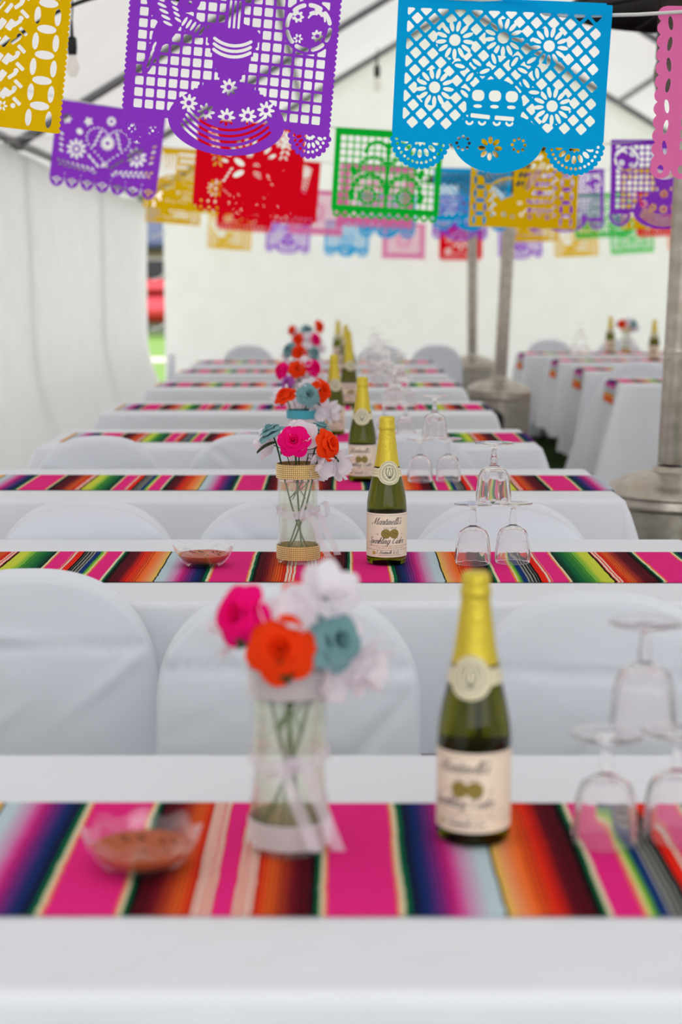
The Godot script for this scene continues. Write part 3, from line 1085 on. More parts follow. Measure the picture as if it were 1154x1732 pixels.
func chair_meshes(seed_: int) -> Array:
	var back := MB.new()
	var rows := []
	var back_rows := []
	var H := 0.83
	var nu := 60
	var creases := []
	rng.seed = seed_ * 31
	for q in 9:
		creases.append([Vector2(rng.randf_range(-0.2, 0.2), rng.randf_range(0.35, 0.8)), rng.randf_range(-0.9, 0.9), rng.randf_range(-0.007, 0.007), rng.randf_range(0.006, 0.014), rng.randf_range(0.05, 0.16)])
	for r in 71:
		var f := r / 70.0
		var row := PackedVector3Array()
		var brow := PackedVector3Array()
		for c in nu + 1:
			var u := lerpf(-1.0, 1.0, float(c) / nu)
			u = sin(u * PI / 2 * 0.999)
			var e := pow(absf(u), 2.5)
			var arch := 0.19 * (1.0 - sqrt(maxf(0.0, 1.0 - e)))
			var y := (H - arch) * (1.0 - f) + 0.015 * f
			var half := 0.212 + 0.022 * pow(f, 1.5) 
			var x := u * half
			# how far inside the outline, for the roundness of the edge
			var inside := minf((1.0 - absf(u)) * 0.212, (H - arch - y) + 0.0)
			var plump := 0.024 * sqrt(1.0 - pow(1.0 - clampf(inside / 0.016, 0.0, 1.0), 2.0))
			var p := Vector3(x, y, 0)
			var fall := 0.055 * pow(f, 1.4)
			var wr := noise3(Vector3(x * 1.0 + seed_, y * 1.5, seed_), 0.045) * 0.018 + noise3(Vector3(x + y * 0.8 + seed_ * 3.0, y * 0.5 - x, 0), 0.10) * 0.007
			for cr in creases:
				var dq: Vector2 = (Vector2(x, y) - cr[0]).rotated(-cr[1])
				wr += cr[2] * exp(-pow(dq.y / cr[3], 2.0) - pow(dq.x / cr[4], 2.0))
			wr += -0.006 * exp(-pow((y - (0.70 + 0.02 * x * 4.0 * x)) / 0.006, 2.0)) * (1.0 if absf(u) < 0.97 else 0.0)
			var lean := -0.05 * (1.0 - y / H) 
			row.append(Vector3(x, y, plump + fall + lean * -0.2 + wr * clampf(inside / 0.03, 0, 1)))
			brow.append(Vector3(x, y, -plump + fall * 0.2))
		rows.append(row)
		back_rows.append(brow)
	back.grid(rows, false, false)
	back.grid(back_rows, false, true)
	for s in [0, nu]:
		var strip := []
		for r in 71:
			strip.append(PackedVector3Array([rows[r][s], back_rows[r][s]]))
		back.grid(strip, false, s == 0)
	# seat under its skirt
	var seat := MB.new()
	var srows := []
	var ring := []
	for k in 48:
		var a := TAU * k / 48
		var cx := signf(cos(a)) * pow(absf(cos(a)), 0.35)
		var cz := signf(sin(a)) * pow(absf(sin(a)), 0.35)
		ring.append(Vector2(cx, cz))
	for lv in [[0.0, 0.462], [0.85, 0.462], [0.97, 0.452], [1.0, 0.43], [1.02, 0.30], [1.04, 0.15], [1.07, 0.015]]:
		var row := PackedVector3Array()
		for k in 48:
			var g: float = sin(k * 2.3 + seed_) * 0.008 * (0.462 - lv[1]) / 0.45
			row.append(Vector3(ring[k].x * (0.205 * lv[0] + g), lv[1], -0.185 + ring[k].y * (0.175 * lv[0] + g)))
		srows.append(row)
	seat.grid(srows, true, true)
	return [back.mesh(), seat.mesh()]

func make_chair(ms: Array, label: String, where: Vector3, turn: float, group: String) -> Node3D:
	var t := thing("chair", label, "chair", where, turn, group)
	part("back_cover", ms[0], M.cover, t)
	part("seat_cover", ms[1], M.cover, t)
	return t


# ------------------------------------------------------------------ tableware
var bottle_src: Node3D
func make_bottle(label: String, where: Vector3, turn: float) -> Node3D:
	if bottle_src:
		return copy_of(bottle_src, "cider_bottle", label, where, turn)
	var t := thing("cider_bottle", label, "bottle", where, turn, "cider bottles along the tables")
	var prof := []
	for p in [[0.0, 0.008], [0.022, 0.006], [0.034, 0.0], [0.038, 0.002], [0.0402, 0.008], [0.0402, 0.108], [0.0396, 0.122], [0.0375, 0.138], [0.0345, 0.154], [0.0305, 0.171], [0.0258, 0.190], [0.0225, 0.208], [0.0200, 0.226], [0.0178, 0.244], [0.0160, 0.258], [0.0150, 0.270], [0.0150, 0.288], [0.0, 0.290]]:
		prof.append(Vector2(p[0], p[1]))
	var mb := MB.new()
	mb.lathe(prof, 48)
	part("bottle_glass", mb.mesh(), M.bottle, t)
	# the foil over the neck
	mb = MB.new()
	var fp := []
	for p in [[0.0252, 0.196], [0.0258, 0.1965], [0.0232, 0.208], [0.0207, 0.226], [0.0185, 0.244], [0.0167, 0.258], [0.0156, 0.268], [0.0166, 0.270], [0.0171, 0.273], [0.0166, 0.2758], [0.0158, 0.278], [0.0155, 0.288], [0.0150, 0.2925], [0.0128, 0.2952], [0.0, 0.296]]:
		fp.append(Vector2(p[0], p[1]))
	mb.lathe(fp, 36)
	part("foil", mb.mesh(), M.foil, t)
	# neck label: a band with a round seal in front
	mb = MB.new()
	var rows := []
	var uvs := []
	for j in 9:
		var row := PackedVector3Array()
		var uv := PackedVector2Array()
		for i in 61:
			var a := lerpf(-PI, PI, i / 60.0)
			var disc := 0.0
			var q := a * 0.0285 / 0.0235
			if absf(q) < 1.0:
				disc = 0.0235 * sqrt(1.0 - q * q)
			var hh := maxf(disc, 0.0085)
			var y := 0.185 + lerpf(-hh, hh, j / 8.0)
			var r := neck_radius(y) + 0.0012
			row.append(Vector3(sin(a) * r, y, cos(a) * r))
			uv.append(Vector2(clampf(0.5 + a * 0.0285 / 0.094, 0.0, 1.0), 1.0 - (y - 0.160) / 0.05))
		rows.append(row)
		uvs.append(uv)
	mb.grid(rows, false, false, uvs)
	var nm := mat(Color(1, 1, 1), 0.6)
	nm.albedo_texture = neck_texture()
	nm.texture_repeat = false
	part("neck_label", mb.mesh(), nm, t)
	mb = MB.new()
	rows = []
	uvs = []
	for j in 2:
		var row := PackedVector3Array()
		var uv := PackedVector2Array()
		for i in 49:
			var f := i / 48.0
			var a := lerpf(-1.83, 1.83, f)
			row.append(Vector3(sin(a) * 0.0406, lerpf(0.017, 0.105, float(j)), cos(a) * 0.0406))
			uv.append(Vector2(f, 1.0 - j))
		rows.append(row)
		uvs.append(uv)
	mb.grid(rows, false, false, uvs)
	var lm := mat(Color(1, 1, 1), 0.6)
	lm.albedo_texture = label_texture()
	lm.texture_repeat = false
	part("paper_label", mb.mesh(), lm, t)
	mb = MB.new()
	rows = []
	for j in 2:
		var row := PackedVector3Array()
		for i in 25:
			var a := lerpf(2.0, TAU - 2.0, i / 24.0)
			row.append(Vector3(sin(a) * 0.0406, lerpf(0.017, 0.105, float(j)), cos(a) * 0.0406))
		rows.append(row)
	mb.grid(rows)
	part("back_label", mb.mesh(), mat(Color(0.905, 0.845, 0.765), 0.6), t)
	bottle_src = t
	return t

func neck_radius(y: float) -> float:
	var p := [[0.138, 0.0375], [0.154, 0.0345], [0.171, 0.0305], [0.190, 0.0262], [0.208, 0.0234], [0.226, 0.0207], [0.244, 0.0185]]
	for k in p.size() - 1:
		if y <= p[k + 1][0]:
			return lerpf(p[k][1], p[k + 1][1], clampf((y - p[k][0]) / (p[k + 1][0] - p[k][0]), 0, 1))
	return 0.0185

var goblet_src: Node3D
func make_goblet(label: String, where: Vector3, turn: float, group: String) -> Node3D:
	if goblet_src:
		return copy_of(goblet_src, "goblet", label, where, turn, group)
	var t := thing("goblet", label, "goblet", where, turn, group)
	# upside down: rim at 0, foot at 0.122
	var mb := MB.new()
	var a := []
	for p in [[0.0338, 0.0], [0.0346, 0.0006], [0.0350, 0.002], [0.0345, 0.012], [0.0332, 0.026], [0.0316, 0.042], [0.0294, 0.055], [0.0250, 0.065], [0.0150, 0.0725], [0.0075, 0.076]]:
		a.append(Vector2(p[0], p[1]))
	mb.lathe(a, 80, 0.07, 10, 0.008, 0.07)
	var inner := []
	for p in [[0.0, 0.069], [0.0130, 0.068], [0.0215, 0.0625], [0.0262, 0.054], [0.0288, 0.041], [0.0305, 0.026], [0.0320, 0.012], [0.0325, 0.002], [0.0335, 0.0]]:
		inner.append(Vector2(p[0], p[1]))
	mb.lathe(inner, 60)
	part("bowl", mb.mesh(), M.goblet, t)
	mb = MB.new()
	a = []
	for p in [[0.0075, 0.076], [0.0058, 0.082], [0.0075, 0.087], [0.0055, 0.093], [0.0048, 0.104], [0.0060, 0.112], [0.0095, 0.1155]]:
		a.append(Vector2(p[0], p[1]))
	mb.lathe(a, 24, 0.06, 8)
	part("stem", mb.mesh(), M.goblet, t)
	mb = MB.new()
	a = []
	for p in [[0.0095, 0.1155], [0.020, 0.1172], [0.032, 0.1180], [0.0385, 0.1188], [0.0395, 0.1200], [0.0385, 0.1212], [0.030, 0.1212], [0.0, 0.1205]]:
		a.append(Vector2(p[0], p[1]))
	mb.lathe(a, 48)
	part("foot", mb.mesh(), M.goblet, t)
	goblet_src = t
	return t

var bowl_src: Node3D
func make_salsa(which: String, where: Vector3, turn: float) -> void:
	var lb := "scalloped clear glass bowl of salsa on the %s table" % which
	if bowl_src:
		copy_of(bowl_src, "glass_bowl", lb, where, turn)
	else:
		var t := thing("glass_bowl", lb, "bowl", where, turn, "salsa bowls")
		var mb := MB.new()
		var prof := [[0.0, 0.004], [0.026, 0.003], [0.031, 0.0], [0.035, 0.001], [0.043, 0.007], [0.050, 0.015], [0.0555, 0.026], [0.059, 0.036], [0.0612, 0.0395], [0.0605, 0.0405], [0.0568, 0.036], [0.0535, 0.026], [0.0480, 0.0155], [0.041, 0.009], [0.031, 0.006], [0.0, 0.006]]
		var rows := []
		for p in prof:
			var row := PackedVector3Array()
			var f := clampf((p[1] - 0.016) / 0.024, 0, 1)
			for k in 96:
				var a := TAU * k / 96
				var r: float = p[0] * (1.0 + 0.035 * f * cos(a * 8))
				row.append(Vector3(cos(a) * r, p[1] + 0.0045 * f * cos(a * 8), sin(a) * r))
			rows.append(row)
		mb.grid(rows, true)
		part("bowl_glass", mb.mesh(), M.bowl, t)
		# pressed leaf relief under the rim
		mb = MB.new()
		for k in 8:
			for q in 3:
				var pts := []
				for s in 9:
					var f := s / 8.0
					var a := TAU * k / 8 + (f - 0.5) * (0.62 - q * 0.17)
					var y := 0.024 + q * 0.003 + 0.007 * sin(f * PI)
					var r := lerpf(0.0546, 0.0590, (y - 0.024) / 0.012) + 0.0004
					pts.append(Vector3(cos(a) * r, y, sin(a) * r))
				mb.tube(pts, 0.0007, 5)
		part("pressed_pattern", mb.mesh(), M.bowl, t)
		bowl_src = t
	var mb2 := MB.new()
	var sp := []
	for p in [[0.0, 0.0065], [0.030, 0.0066], [0.0405, 0.0095], [0.0472, 0.016], [0.0515, 0.0225], [0.0505, 0.0232], [0.0, 0.0235]]:
		sp.append(Vector2(p[0], p[1]))
	mb2.lathe(sp, 40)
	var s := thing("salsa", "brown red salsa filling the bowl on the %s table" % which, "salsa", where, turn, "salsa in the bowls")
	part("sauce", mb2.mesh(), M.salsa, s)
	mb2 = MB.new()
	rng.seed = 77
	for k in 14:
		var a := rng.randf() * TAU
		var r := 0.04 * sqrt(rng.randf())
		mb2.box(Vector3(cos(a) * r, 0.0238, sin(a) * r), Vector3(0.004, 0.0014, 0.003), 0.0006, Basis(Vector3.UP, rng.randf() * 3.0))
	part("herb_flakes", mb2.mesh(), M.herb, s).set_meta("kind", "stuff")


# ------------------------------------------------------------------ flowers
var petal_meshes := []
func build_petals() -> void:
	# layer: radius, height, half angle, lip curl, count
	for L in [[0.0038, 0.0345, 2.1, -0.4], [0.0092, 0.0335, 1.35, 0.1], [0.0165, 0.0300, 1.0, 0.6], [0.0235, 0.0235, 0.84, 1.0], [0.0310, 0.0125, 0.76, 1.25]]:
		var mb := MB.new()
		var rows := []
		for j in 9:
			var v := j / 8.0
			var row := PackedVector3Array()
			for i in 9:
				var u := i / 4.0 - 1.0
				var vv := v * (1.0 - 0.16 * pow(absf(u), 2.2))
				var r: float = L[0] * pow(vv, 0.62)
				var y: float = L[1] * sin(minf(vv, 0.92) * PI / 2)
				if vv > 0.7:
					var q := (vv - 0.7) / 0.3
					r += 0.0075 * L[3] * q
					y -= 0.0085 * L[3] * q * q
				# the middle of a lip is pinched to a soft point
				r += 0.0035 * maxf(L[3], 0.0) * v * v * (1.0 - absf(u))
				var a: float = u * L[2] * (0.85 + 0.15 * sin(minf(vv * 1.25, 1.0) * PI / 2))
				row.append(Vector3(sin(a) * r, y, cos(a) * r))
			rows.append(row)
		mb.grid(rows, false, false)
		petal_meshes.append(mb.mesh())
	# 4: flat silk petal
	var mb := MB.new()
	var rows := []
	for j in 7:
		var v := j / 6.0
		var row := PackedVector3Array()
		for i in 7:
			var u := i / 3.0 - 1.0
			var w := 0.0135 * sin(clampf(v * 0.86 + 0.06, 0.0, 1.0) * PI) * (1.0 if v < 0.99 else 0.75)
			row.append(Vector3(u * w, 0.006 * v * v + 0.003 * u * u * v + 0.0012 * sin(u * 5.0 + v * 4.0), 0.003 + 0.026 * v))
		rows.append(row)
	mb.grid(rows, false, false)
	petal_meshes.append(mb.mesh())
	# 5: leaf
	mb = MB.new()
	rows = []
	for j in 8:
		var v := j / 7.0
		var row := PackedVector3Array()
		for i in 5:
			var u := i / 2.0 - 1.0
			var w := 0.011 * pow(sin(clampf(v * 0.97 + 0.015, 0, 1) * PI), 0.8) + 0.0004
			row.append(Vector3(u * w, 0.004 * absf(u) - 0.012 * v * v, 0.042 * v))
		rows.append(row)
	mb.grid(rows, false, false)
	petal_meshes.append(mb.mesh())

func aim(dir: Vector3, spin := 0.0) -> Basis:
	var y := dir.normalized()
	var x := y.cross(Vector3.BACK if absf(y.z) < 0.9 else Vector3.RIGHT).normalized()
	return Basis(x, y, x.cross(y)) * Basis(Vector3.UP, spin)

func make_rose(colour: String, label: String, head: Vector3, face: Vector3, foot: Vector3, size: float, leaves: int, group: String) -> void:
	var said: String = {"magenta": "rose", "flame": "rose", "teal": "rose", "lilac": "rose", "blush": "rose"}[colour]
	var t := thing("rose", label, "flower", head, 0.0, group)
	var b := aim(face, rng.randf() * TAU).scaled(Vector3.ONE * size * 0.82)
	var m: Material = M["rose_" + colour]
	var counts := [2, 3, 4, 5, 6]
	for L in 5:
		for k in counts[L]:
			var p := part("petal", petal_meshes[L], m, t)
			p.transform = Transform3D(b * Basis(Vector3.UP, TAU * k / counts[L] + L * 0.7 + rng.randf_range(-0.12, 0.12)) * Basis(Vector3.RIGHT, rng.randf_range(-0.06, 0.1)), b * Vector3(0, -0.012 - L * 0.0005, 0))
	var low := b * Vector3(0, -0.013, 0)
	var mb := MB.new()
	mb.tube([low + b * Vector3(0, 0.006, 0), low, low - b.y * 0.004], 0.008 * size, 8, 0.002)
	part("calyx", mb.mesh(), M.leaf, t)
	mb = MB.new()
	var p0 := low
	var p3 := foot - head
	var pts := []
	for k in 9:
		var f := k / 8.0
		pts.append(p0.bezier_interpolate(p0 - b.y * 0.045, Vector3(p3.x * 0.4 - p0.x * 0.2, p3.y * 0.62, p3.z * 0.5), p3, f))
	mb.tube(pts, 0.0019, 6)
	part("stem", mb.mesh(), M.stem, t)
	for k in leaves:
		var l := part("leaf", petal_meshes[6], M.leaf, t)
		l.transform = Transform3D(aim(Vector3(rng.randf_range(-0.4, 0.4), 0.9, rng.randf_range(-0.4, 0.4)), rng.randf() * TAU), pts[1])

var white_kinds := []
func make_white(label: String, head: Vector3, face: Vector3, foot: Vector3, size: float, group: String) -> void:
	var t := thing("white_blossom", label, "flower", head, 0.0, group)
	var b := aim(face, rng.randf() * TAU).scaled(Vector3.ONE * size)
	for layer in 2:
		for k in 5 - layer:
			var p := part("petal", petal_meshes[5], M.white_petal, t)
			p.transform = Transform3D(b * Basis(Vector3.UP, TAU * k / (5 - layer) + layer * 0.6 + rng.randf_range(-0.2, 0.2)) * Basis(Vector3.RIGHT, -0.1 - 0.55 * layer + rng.randf_range(-0.15, 0.15)), b * Vector3(0, layer * 0.002, 0))
	var mb := MB.new()
	var e := foot - head
	mb.tube([Vector3.ZERO, -b.y * 0.02, e.lerp(Vector3.ZERO, 0.35), e], 0.0010, 5)
	part("stem", mb.mesh(), M.stem, t)

func band(r: float, y0: float, y1: float, beads: int, rows: int) -> Array:
	var mb := MB.new()
	mb.lathe([Vector2(r, y0), Vector2(r + 0.0012, y0 + 0.0004), Vector2(r + 0.0012, y1 - 0.0004), Vector2(r, y1)], 48)
	var bm := MB.new()
	for j in rows:
		for k in beads:
			var a := TAU * k / beads
			var o := Vector3(cos(a), 0, sin(a))
			var s := Vector3(-sin(a), 0, cos(a))
			var c := o * (r + 0.0010) + Vector3(0, lerpf(y0, y1, (j + 0.5) / rows), 0)
			var h := (y1 - y0) / rows * 0.40
			var tip := c + o * 0.0016
			var q := [c - s * h - Vector3(0, h, 0), c + s * h - Vector3(0, h, 0), c + s * h + Vector3(0, h, 0), c - s * h + Vector3(0, h, 0)]
			for e in 4:
				bm._tri(q[e], q[(e + 1) % 4], tip)
	return [mb.mesh(), bm.mesh()]

func ribbon_strip(mb: MB, pts: Array, w: float, side: Vector3) -> void:
	var up := PackedVector3Array()
	var dn := PackedVector3Array()
	for p in pts:
		up.append(p + side * w * 0.5)
		dn.append(p - side * w * 0.5)
	mb.grid([up, dn])

func make_vase(which: String, look: String, where: Vector3, bow_dir: int) -> void:
	var said: String = {"gold": "gold beaded bands", "silver": "silver beaded bands", "teal": "teal and silver bands"}[look]
	var t := thing("vase", "clear glass vase with %s on the %s table" % [said, which], "vase", where, 0.0, "flower vases along the tables")
	var r := 0.042
	var h := 0.202
	var mb := MB.new()
	var prof := []
	for p in [[0.0, 0.006], [0.030, 0.004], [0.038, 0.0], [0.041, 0.002], [r, 0.006], [r, h - 0.002], [r - 0.001, h], [r - 0.0025, h - 0.001], [r - 0.0028, 0.012], [0.030, 0.008], [0.0, 0.0085]]:
		prof.append(Vector2(p[0], p[1]))
	mb.lathe(prof, 56)
	part("vase_glass", mb.mesh(), M.glass, t)
	mb = MB.new()
	prof = []
	for p in [[0.0, 0.0095], [0.030, 0.0095], [r - 0.0034, 0.014], [r - 0.0034, 0.166], [r - 0.006, 0.1655], [0.0, 0.1655]]:
		prof.append(Vector2(p[0], p[1]))
	mb.lathe(prof, 48)
	part("water", mb.mesh(), M.water, t)
	var bb := band(r + 0.0003, 0.009, 0.037, 66, 7)
	var tb := band(r + 0.0003, 0.172, 0.201, 66, 7)
	var bandm: Material = M.gold_band if look == "gold" else M.silver_band
	var beadm: Material = M.gold_bead if look == "gold" else M.silver_bead
	var o := part("bottom_band", bb[0], bandm, t)
	part("beads", bb[1], beadm, o).set_meta("kind", "stuff")
	if look == "teal":
		var tt := band(r + 0.0016, 0.178, 0.202, 62, 5)
		o = part("top_band", tt[0], M.teal_band, t)
		part("beads", tt[1], M.teal_bead, o).set_meta("kind", "stuff")
		var ts := band(r + 0.0003, 0.150, 0.177, 62, 5)
		o = part("silver_band", ts[0], M.silver_band, t)
		part("beads", ts[1], M.silver_bead, o).set_meta("kind", "stuff")
	else:
		o = part("top_band", tb[0], bandm, t)
		part("beads", tb[1], beadm, o).set_meta("kind", "stuff")
	# ribbon round the middle, its bow and tails
	mb = MB.new()
	var rows := []
	for j in 5:
		var row := PackedVector3Array()
		for k in 56:
			var a := TAU * k / 56
			var rr := r + 0.0018 + 0.0012 * sin(a * 9.0 + j * 1.7)
			row.append(Vector3(cos(a) * rr, 0.105 + 0.004 * (j - 2) + 0.004 * sin(a * 2.0 + 1.0), sin(a) * rr))
		rows.append(row)
	mb.grid(rows, true)
	o = part("ribbon", mb.mesh(), M.ribbon, t)
	mb = MB.new()
	var ba := 0.9 if bow_dir > 0 else PI / 2 - 0.1
	var k0 := Vector3(cos(ba) * (r + 0.004), 0.107, sin(ba) * (r + 0.004))
	var tang := Vector3(sin(ba), 0, -cos(ba))
	var outw := Vector3(cos(ba), 0, sin(ba))
	for s in [-1.0, 1.0]:
		var pts := []
		for q in 15:
			var f := q / 14.0
			pts.append(k0 + tang * s * 0.040 * sin(f * PI) * (0.6 + 0.4 * f) + Vector3(0, 0.016 * sin(f * TAU) + 0.004 * sin(f * PI), 0) + outw * (0.010 * sin(f * PI) + 0.006 * sin(f * 9.0) * 0.3))
		ribbon_strip(mb, pts, 0.018, (Vector3.UP * 0.45 + outw * 0.8).normalized())
		var tail := []
		for q in 12:
			var f := q / 11.0
			tail.append(k0 + tang * (0.012 * s + 0.034 * f) + Vector3(0, -0.088 * f, 0) + outw * (0.006 + 0.016 * f + 0.004 * sin(f * 8.0 + s)))
		ribbon_strip(mb, tail, 0.015, (tang + outw * 0.3).normalized())
	mb.tube([k0 - tang * 0.007, k0 + outw * 0.002, k0 + tang * 0.007], 0.007, 8)
	part("bow", mb.mesh(), M.ribbon, o)

# roses: [colour, px, py, forward offset, what the label says]
func make_bouquet(which: String, where: Vector3, dist: float, roses: Array, whites: int, big := 1.0) -> void:
	var top := where + Vector3(0, 0.20, 0)
	var grp := "roses in the bouquet on the %s table" % which
	var k := 0
	for r in roses:
		var head := at(r[1], r[2], dist - r[3])
		var out := (head - top - Vector3(0, -0.02, 0))
		var face := Vector3(out.x * 1.2, 0.035, 0.075 + r[3] * 0.5).normalized()
		if r.size() > 6:
			face = r[6]
		var a := k * 2.2
		var foot := where + Vector3(-clampf(out.x * 1.3, -0.03, 0.03) + sin(a) * 0.006, 0.014, cos(a) * 0.016)
		make_rose(r[0], "%s on the %s table" % [r[4], which], head, face, foot, r[5] if r.size() > 5 else big, 1 + k % 2, grp)
		k += 1
	var placed := 0
	var heads := []
	for r in roses:
		if r.size() < 6 or r[5] > 0.6:
			heads.append(at(r[1], r[2], dist - r[3]))
	for q in 160:
		if placed >= whites:
			break
		var a := q * 2.39996 + 0.5
		var el := -0.5 + 1.5 * fmod(q * 0.618, 1.0)
		var dir := Vector3(cos(a) * cos(el), sin(el), sin(a) * cos(el))
		var head := top + Vector3(0, 0.022, 0) + Vector3(dir.x * 0.062, dir.y * 0.050, dir.z * 0.052 - 0.008) * (0.8 + 0.5 * fmod(q * 0.381, 1.0))
		var clear := true
		for h in heads:
			var gap: Vector3 = head - h
			if gap.length() < 0.030 or (Vector2(gap.x, gap.y).length() < 0.034 and gap.z > -0.015):
				clear = false
		if not clear:
			continue
		placed += 1
		var spot := ("left" if dir.x < -0.3 else "right" if dir.x > 0.3 else "middle") + (" front" if dir.z > 0.25 else " rear" if dir.z < -0.25 else "")
		heads.append(head + Vector3(0, 0, -0.012))
		make_white("%s white silk blossom in the %s of the bouquet on the %s table" % ["high" if el > 0.4 else "low", spot, which], head, dir + Vector3(0, 0.1, 0.35), top + Vector3(-dir.x * 0.02, -0.07, -dir.z * 0.02), 1.35, "white blossoms in the bouquet on the %s table" % which)


# ------------------------------------------------------------------ patio heater
func make_heater(label: String, where: Vector3, lean: float) -> Node3D:
	var t := thing("patio_heater", label, "heater", where, 0.0, "stainless patio heaters down the aisle")
	t.rotation.z = lean
	var mb := MB.new()
	var prof := []
	for p in [[0.0, 0.0], [0.225, 0.0], [0.232, 0.012], [0.228, 0.03], [0.212, 0.034], [0.212, 0.10], [0.212, 0.55], [0.2125, 0.553], [0.218, 0.556], [0.218, 0.572], [0.212, 0.578], [0.2125, 0.592]]:
		prof.append(Vector2(p[0], p[1]))
	mb.lathe(prof, 64)
	var o := part("tank_cover", mb.mesh(), M.steel, t)
	mb = MB.new()
	prof = []
	for p in [[0.2125, 0.590], [0.219, 0.592], [0.219, 0.600], [0.212, 0.612], [0.190, 0.634], [0.150, 0.655], [0.105, 0.668], [0.066, 0.673], [0.058, 0.674], [0.058, 0.688], [0.046, 0.692]]:
		prof.append(Vector2(p[0], p[1]))
	mb.lathe(prof, 64)
	part("dome_top", mb.mesh(), M.steel, t)
	mb = MB.new()
	for k in 3:
		mb.box(Vector3(cos(k * 2.1 + 0.4) * 0.2128, 0.3, sin(k * 2.1 + 0.4) * 0.2128), Vector3(0.006, 0.5, 0.012), 0.001, Basis(Vector3.UP, -(k * 2.1 + 0.4)))
	part("seam", mb.mesh(), M.steel, o)
	mb = MB.new()
	mb.tube([Vector3(0, 0.70, 0), Vector3(0, 1.2, 0), Vector3(0, 1.91, 0)], 0.0435, 40)
	o = part("pole", mb.mesh(), M.steel, t)
	mb = MB.new()
	mb.lathe([Vector2(0.0437, 1.07), Vector2(0.0452, 1.071), Vector2(0.0452, 1.088), Vector2(0.0437, 1.089)], 40)
	for k in 4:
		mb.tube([Vector3(cos(k * 1.57 + 0.9) * 0.043, 1.055, sin(k * 1.57 + 0.9) * 0.043), Vector3(cos(k * 1.57 + 0.9) * 0.047, 1.055, sin(k * 1.57 + 0.9) * 0.047)], 0.005, 10)
	part("pole_joint", mb.mesh(), M.steel, o)
	mb = MB.new()
	prof = []
	for p in [[0.044, 1.890], [0.075, 1.905], [0.118, 1.930], [0.130, 1.985], [0.124, 2.020], [0.120, 2.030]]:
		prof.append(Vector2(p[0], p[1]))
	mb.lathe(prof, 40)
	part("burner_cup", mb.mesh(), M.burner, t)
	mb = MB.new()
	mb.lathe([Vector2(0.118, 2.030), Vector2(0.122, 2.035), Vector2(0.122, 2.230), Vector2(0.126, 2.235), Vector2(0.03, 2.250)], 40)
	for k in 20:
		mb.tube([Vector3(cos(k * TAU / 20) * 0.1235, 2.035, sin(k * TAU / 20) * 0.097), Vector3(cos(k * TAU / 20) * 0.1235, 2.230, sin(k * TAU / 20) * 0.097)], 0.003, 6)
	part("burner_screen", mb.mesh(), M.burner, t)
	mb = MB.new()
	prof = []
	for p in [[0.0, 2.255], [0.14, 2.252], [0.26, 2.242], [0.36, 2.220], [0.415, 2.195], [0.425, 2.180], [0.428, 2.193], [0.37, 2.235], [0.26, 2.265], [0.13, 2.285], [0.0, 2.290]]:
		prof.append(Vector2(p[0], p[1]))
	mb.lathe(prof, 64)
	o = part("reflector_hood", mb.mesh(), M.dark_steel, t)
	mb = MB.new()
	for k in 6:
		var a := k * TAU / 6 + 0.2
		mb.tube([Vector3(cos(a) * 0.1, 2.245, sin(a) * 0.1), Vector3(cos(a) * 0.41, 2.188, sin(a) * 0.41)], 0.004, 6)
	part("hood_rib", mb.mesh(), M.dark_steel, o)
	return t


# ------------------------------------------------------------------ the scene
func _ready() -> void:
	rng.seed = 20
	noise.seed = 3
	noise.frequency = 0.01
	# camera
	var cam := Camera3D.new()
	cam.name = "camera"
	cam.position = EYE
	cam.rotation = Vector3(-PITCH, 0, 0)
	cam.near = 0.05
	cam.far = 300.0
	var ca := CameraAttributesPhysical.new()
	ca.frustum_focal_length = 12.0 * FPX / 866.0
	ca.frustum_focus_distance = 3.30
	ca.exposure_aperture = 2.2
	cam.attributes = ca
	cam.fov = rad_to_deg(2.0 * atan(866.0 / FPX))
	add_child(cam)
	cam.current = true
	# overcast sky
	var we := WorldEnvironment.new()
	we.name = "environment"
	var env := Environment.new()
	env.background_mode = Environment.BG_SKY
	var sky := Sky.new()
	var sm := ProceduralSkyMaterial.new()
	sm.sky_top_color = Color(0.965, 0.965, 0.985)
	sm.sky_horizon_color = Color(0.96, 0.95, 0.955)
	sm.ground_bottom_color = Color(0.30, 0.33, 0.22)
	sm.ground_horizon_color = Color(0.5, 0.52, 0.42)
	sm.sun_angle_max = 1.0
	sky.sky_material = sm
	env.sky = sky
	env.background_energy_multiplier = 1.0
	env.tonemap_mode = Environment.TONE_MAPPER_LINEAR
	env.tonemap_exposure = 2.62
	env.sdfgi_enabled = true
	env.ssao_enabled = true
	env.ssil_enabled = true
	we.environment = env
	add_child(we)
	# veiled sun from behind the tent
	var sun := DirectionalLight3D.new()
	sun.name = "veiled_sun"
	sun.light_color = Color(1.0, 0.965, 0.95)
	sun.light_energy = 0.05
	sun.light_angular_distance = 25.0
	sun.shadow_enabled = true
	sun.sky_mode = DirectionalLight3D.SKY_MODE_LIGHT_ONLY
	sun.rotation_degrees = Vector3(-20, 165, 0)
	add_child(sun)

	make_materials()
	runner_material()
	build_petals()
	build_tent()
	build_outside()
	build_tables()
	build_chairs()
	build_heaters()
	build_banners()
	build_tableware()
	build_grass()


const EAVE := 2.10
const RIDGE := 3.85
const XL := -1.85
const XM := 1.10
const XR := 4.05
const ZB := -15.6
const ZF := 2.0

func roof_y(x: float) -> float:
	return lerpf(EAVE, RIDGE, clampf(1.0 - absf(x - XM) / (XM - XL), 0.0, 1.0))

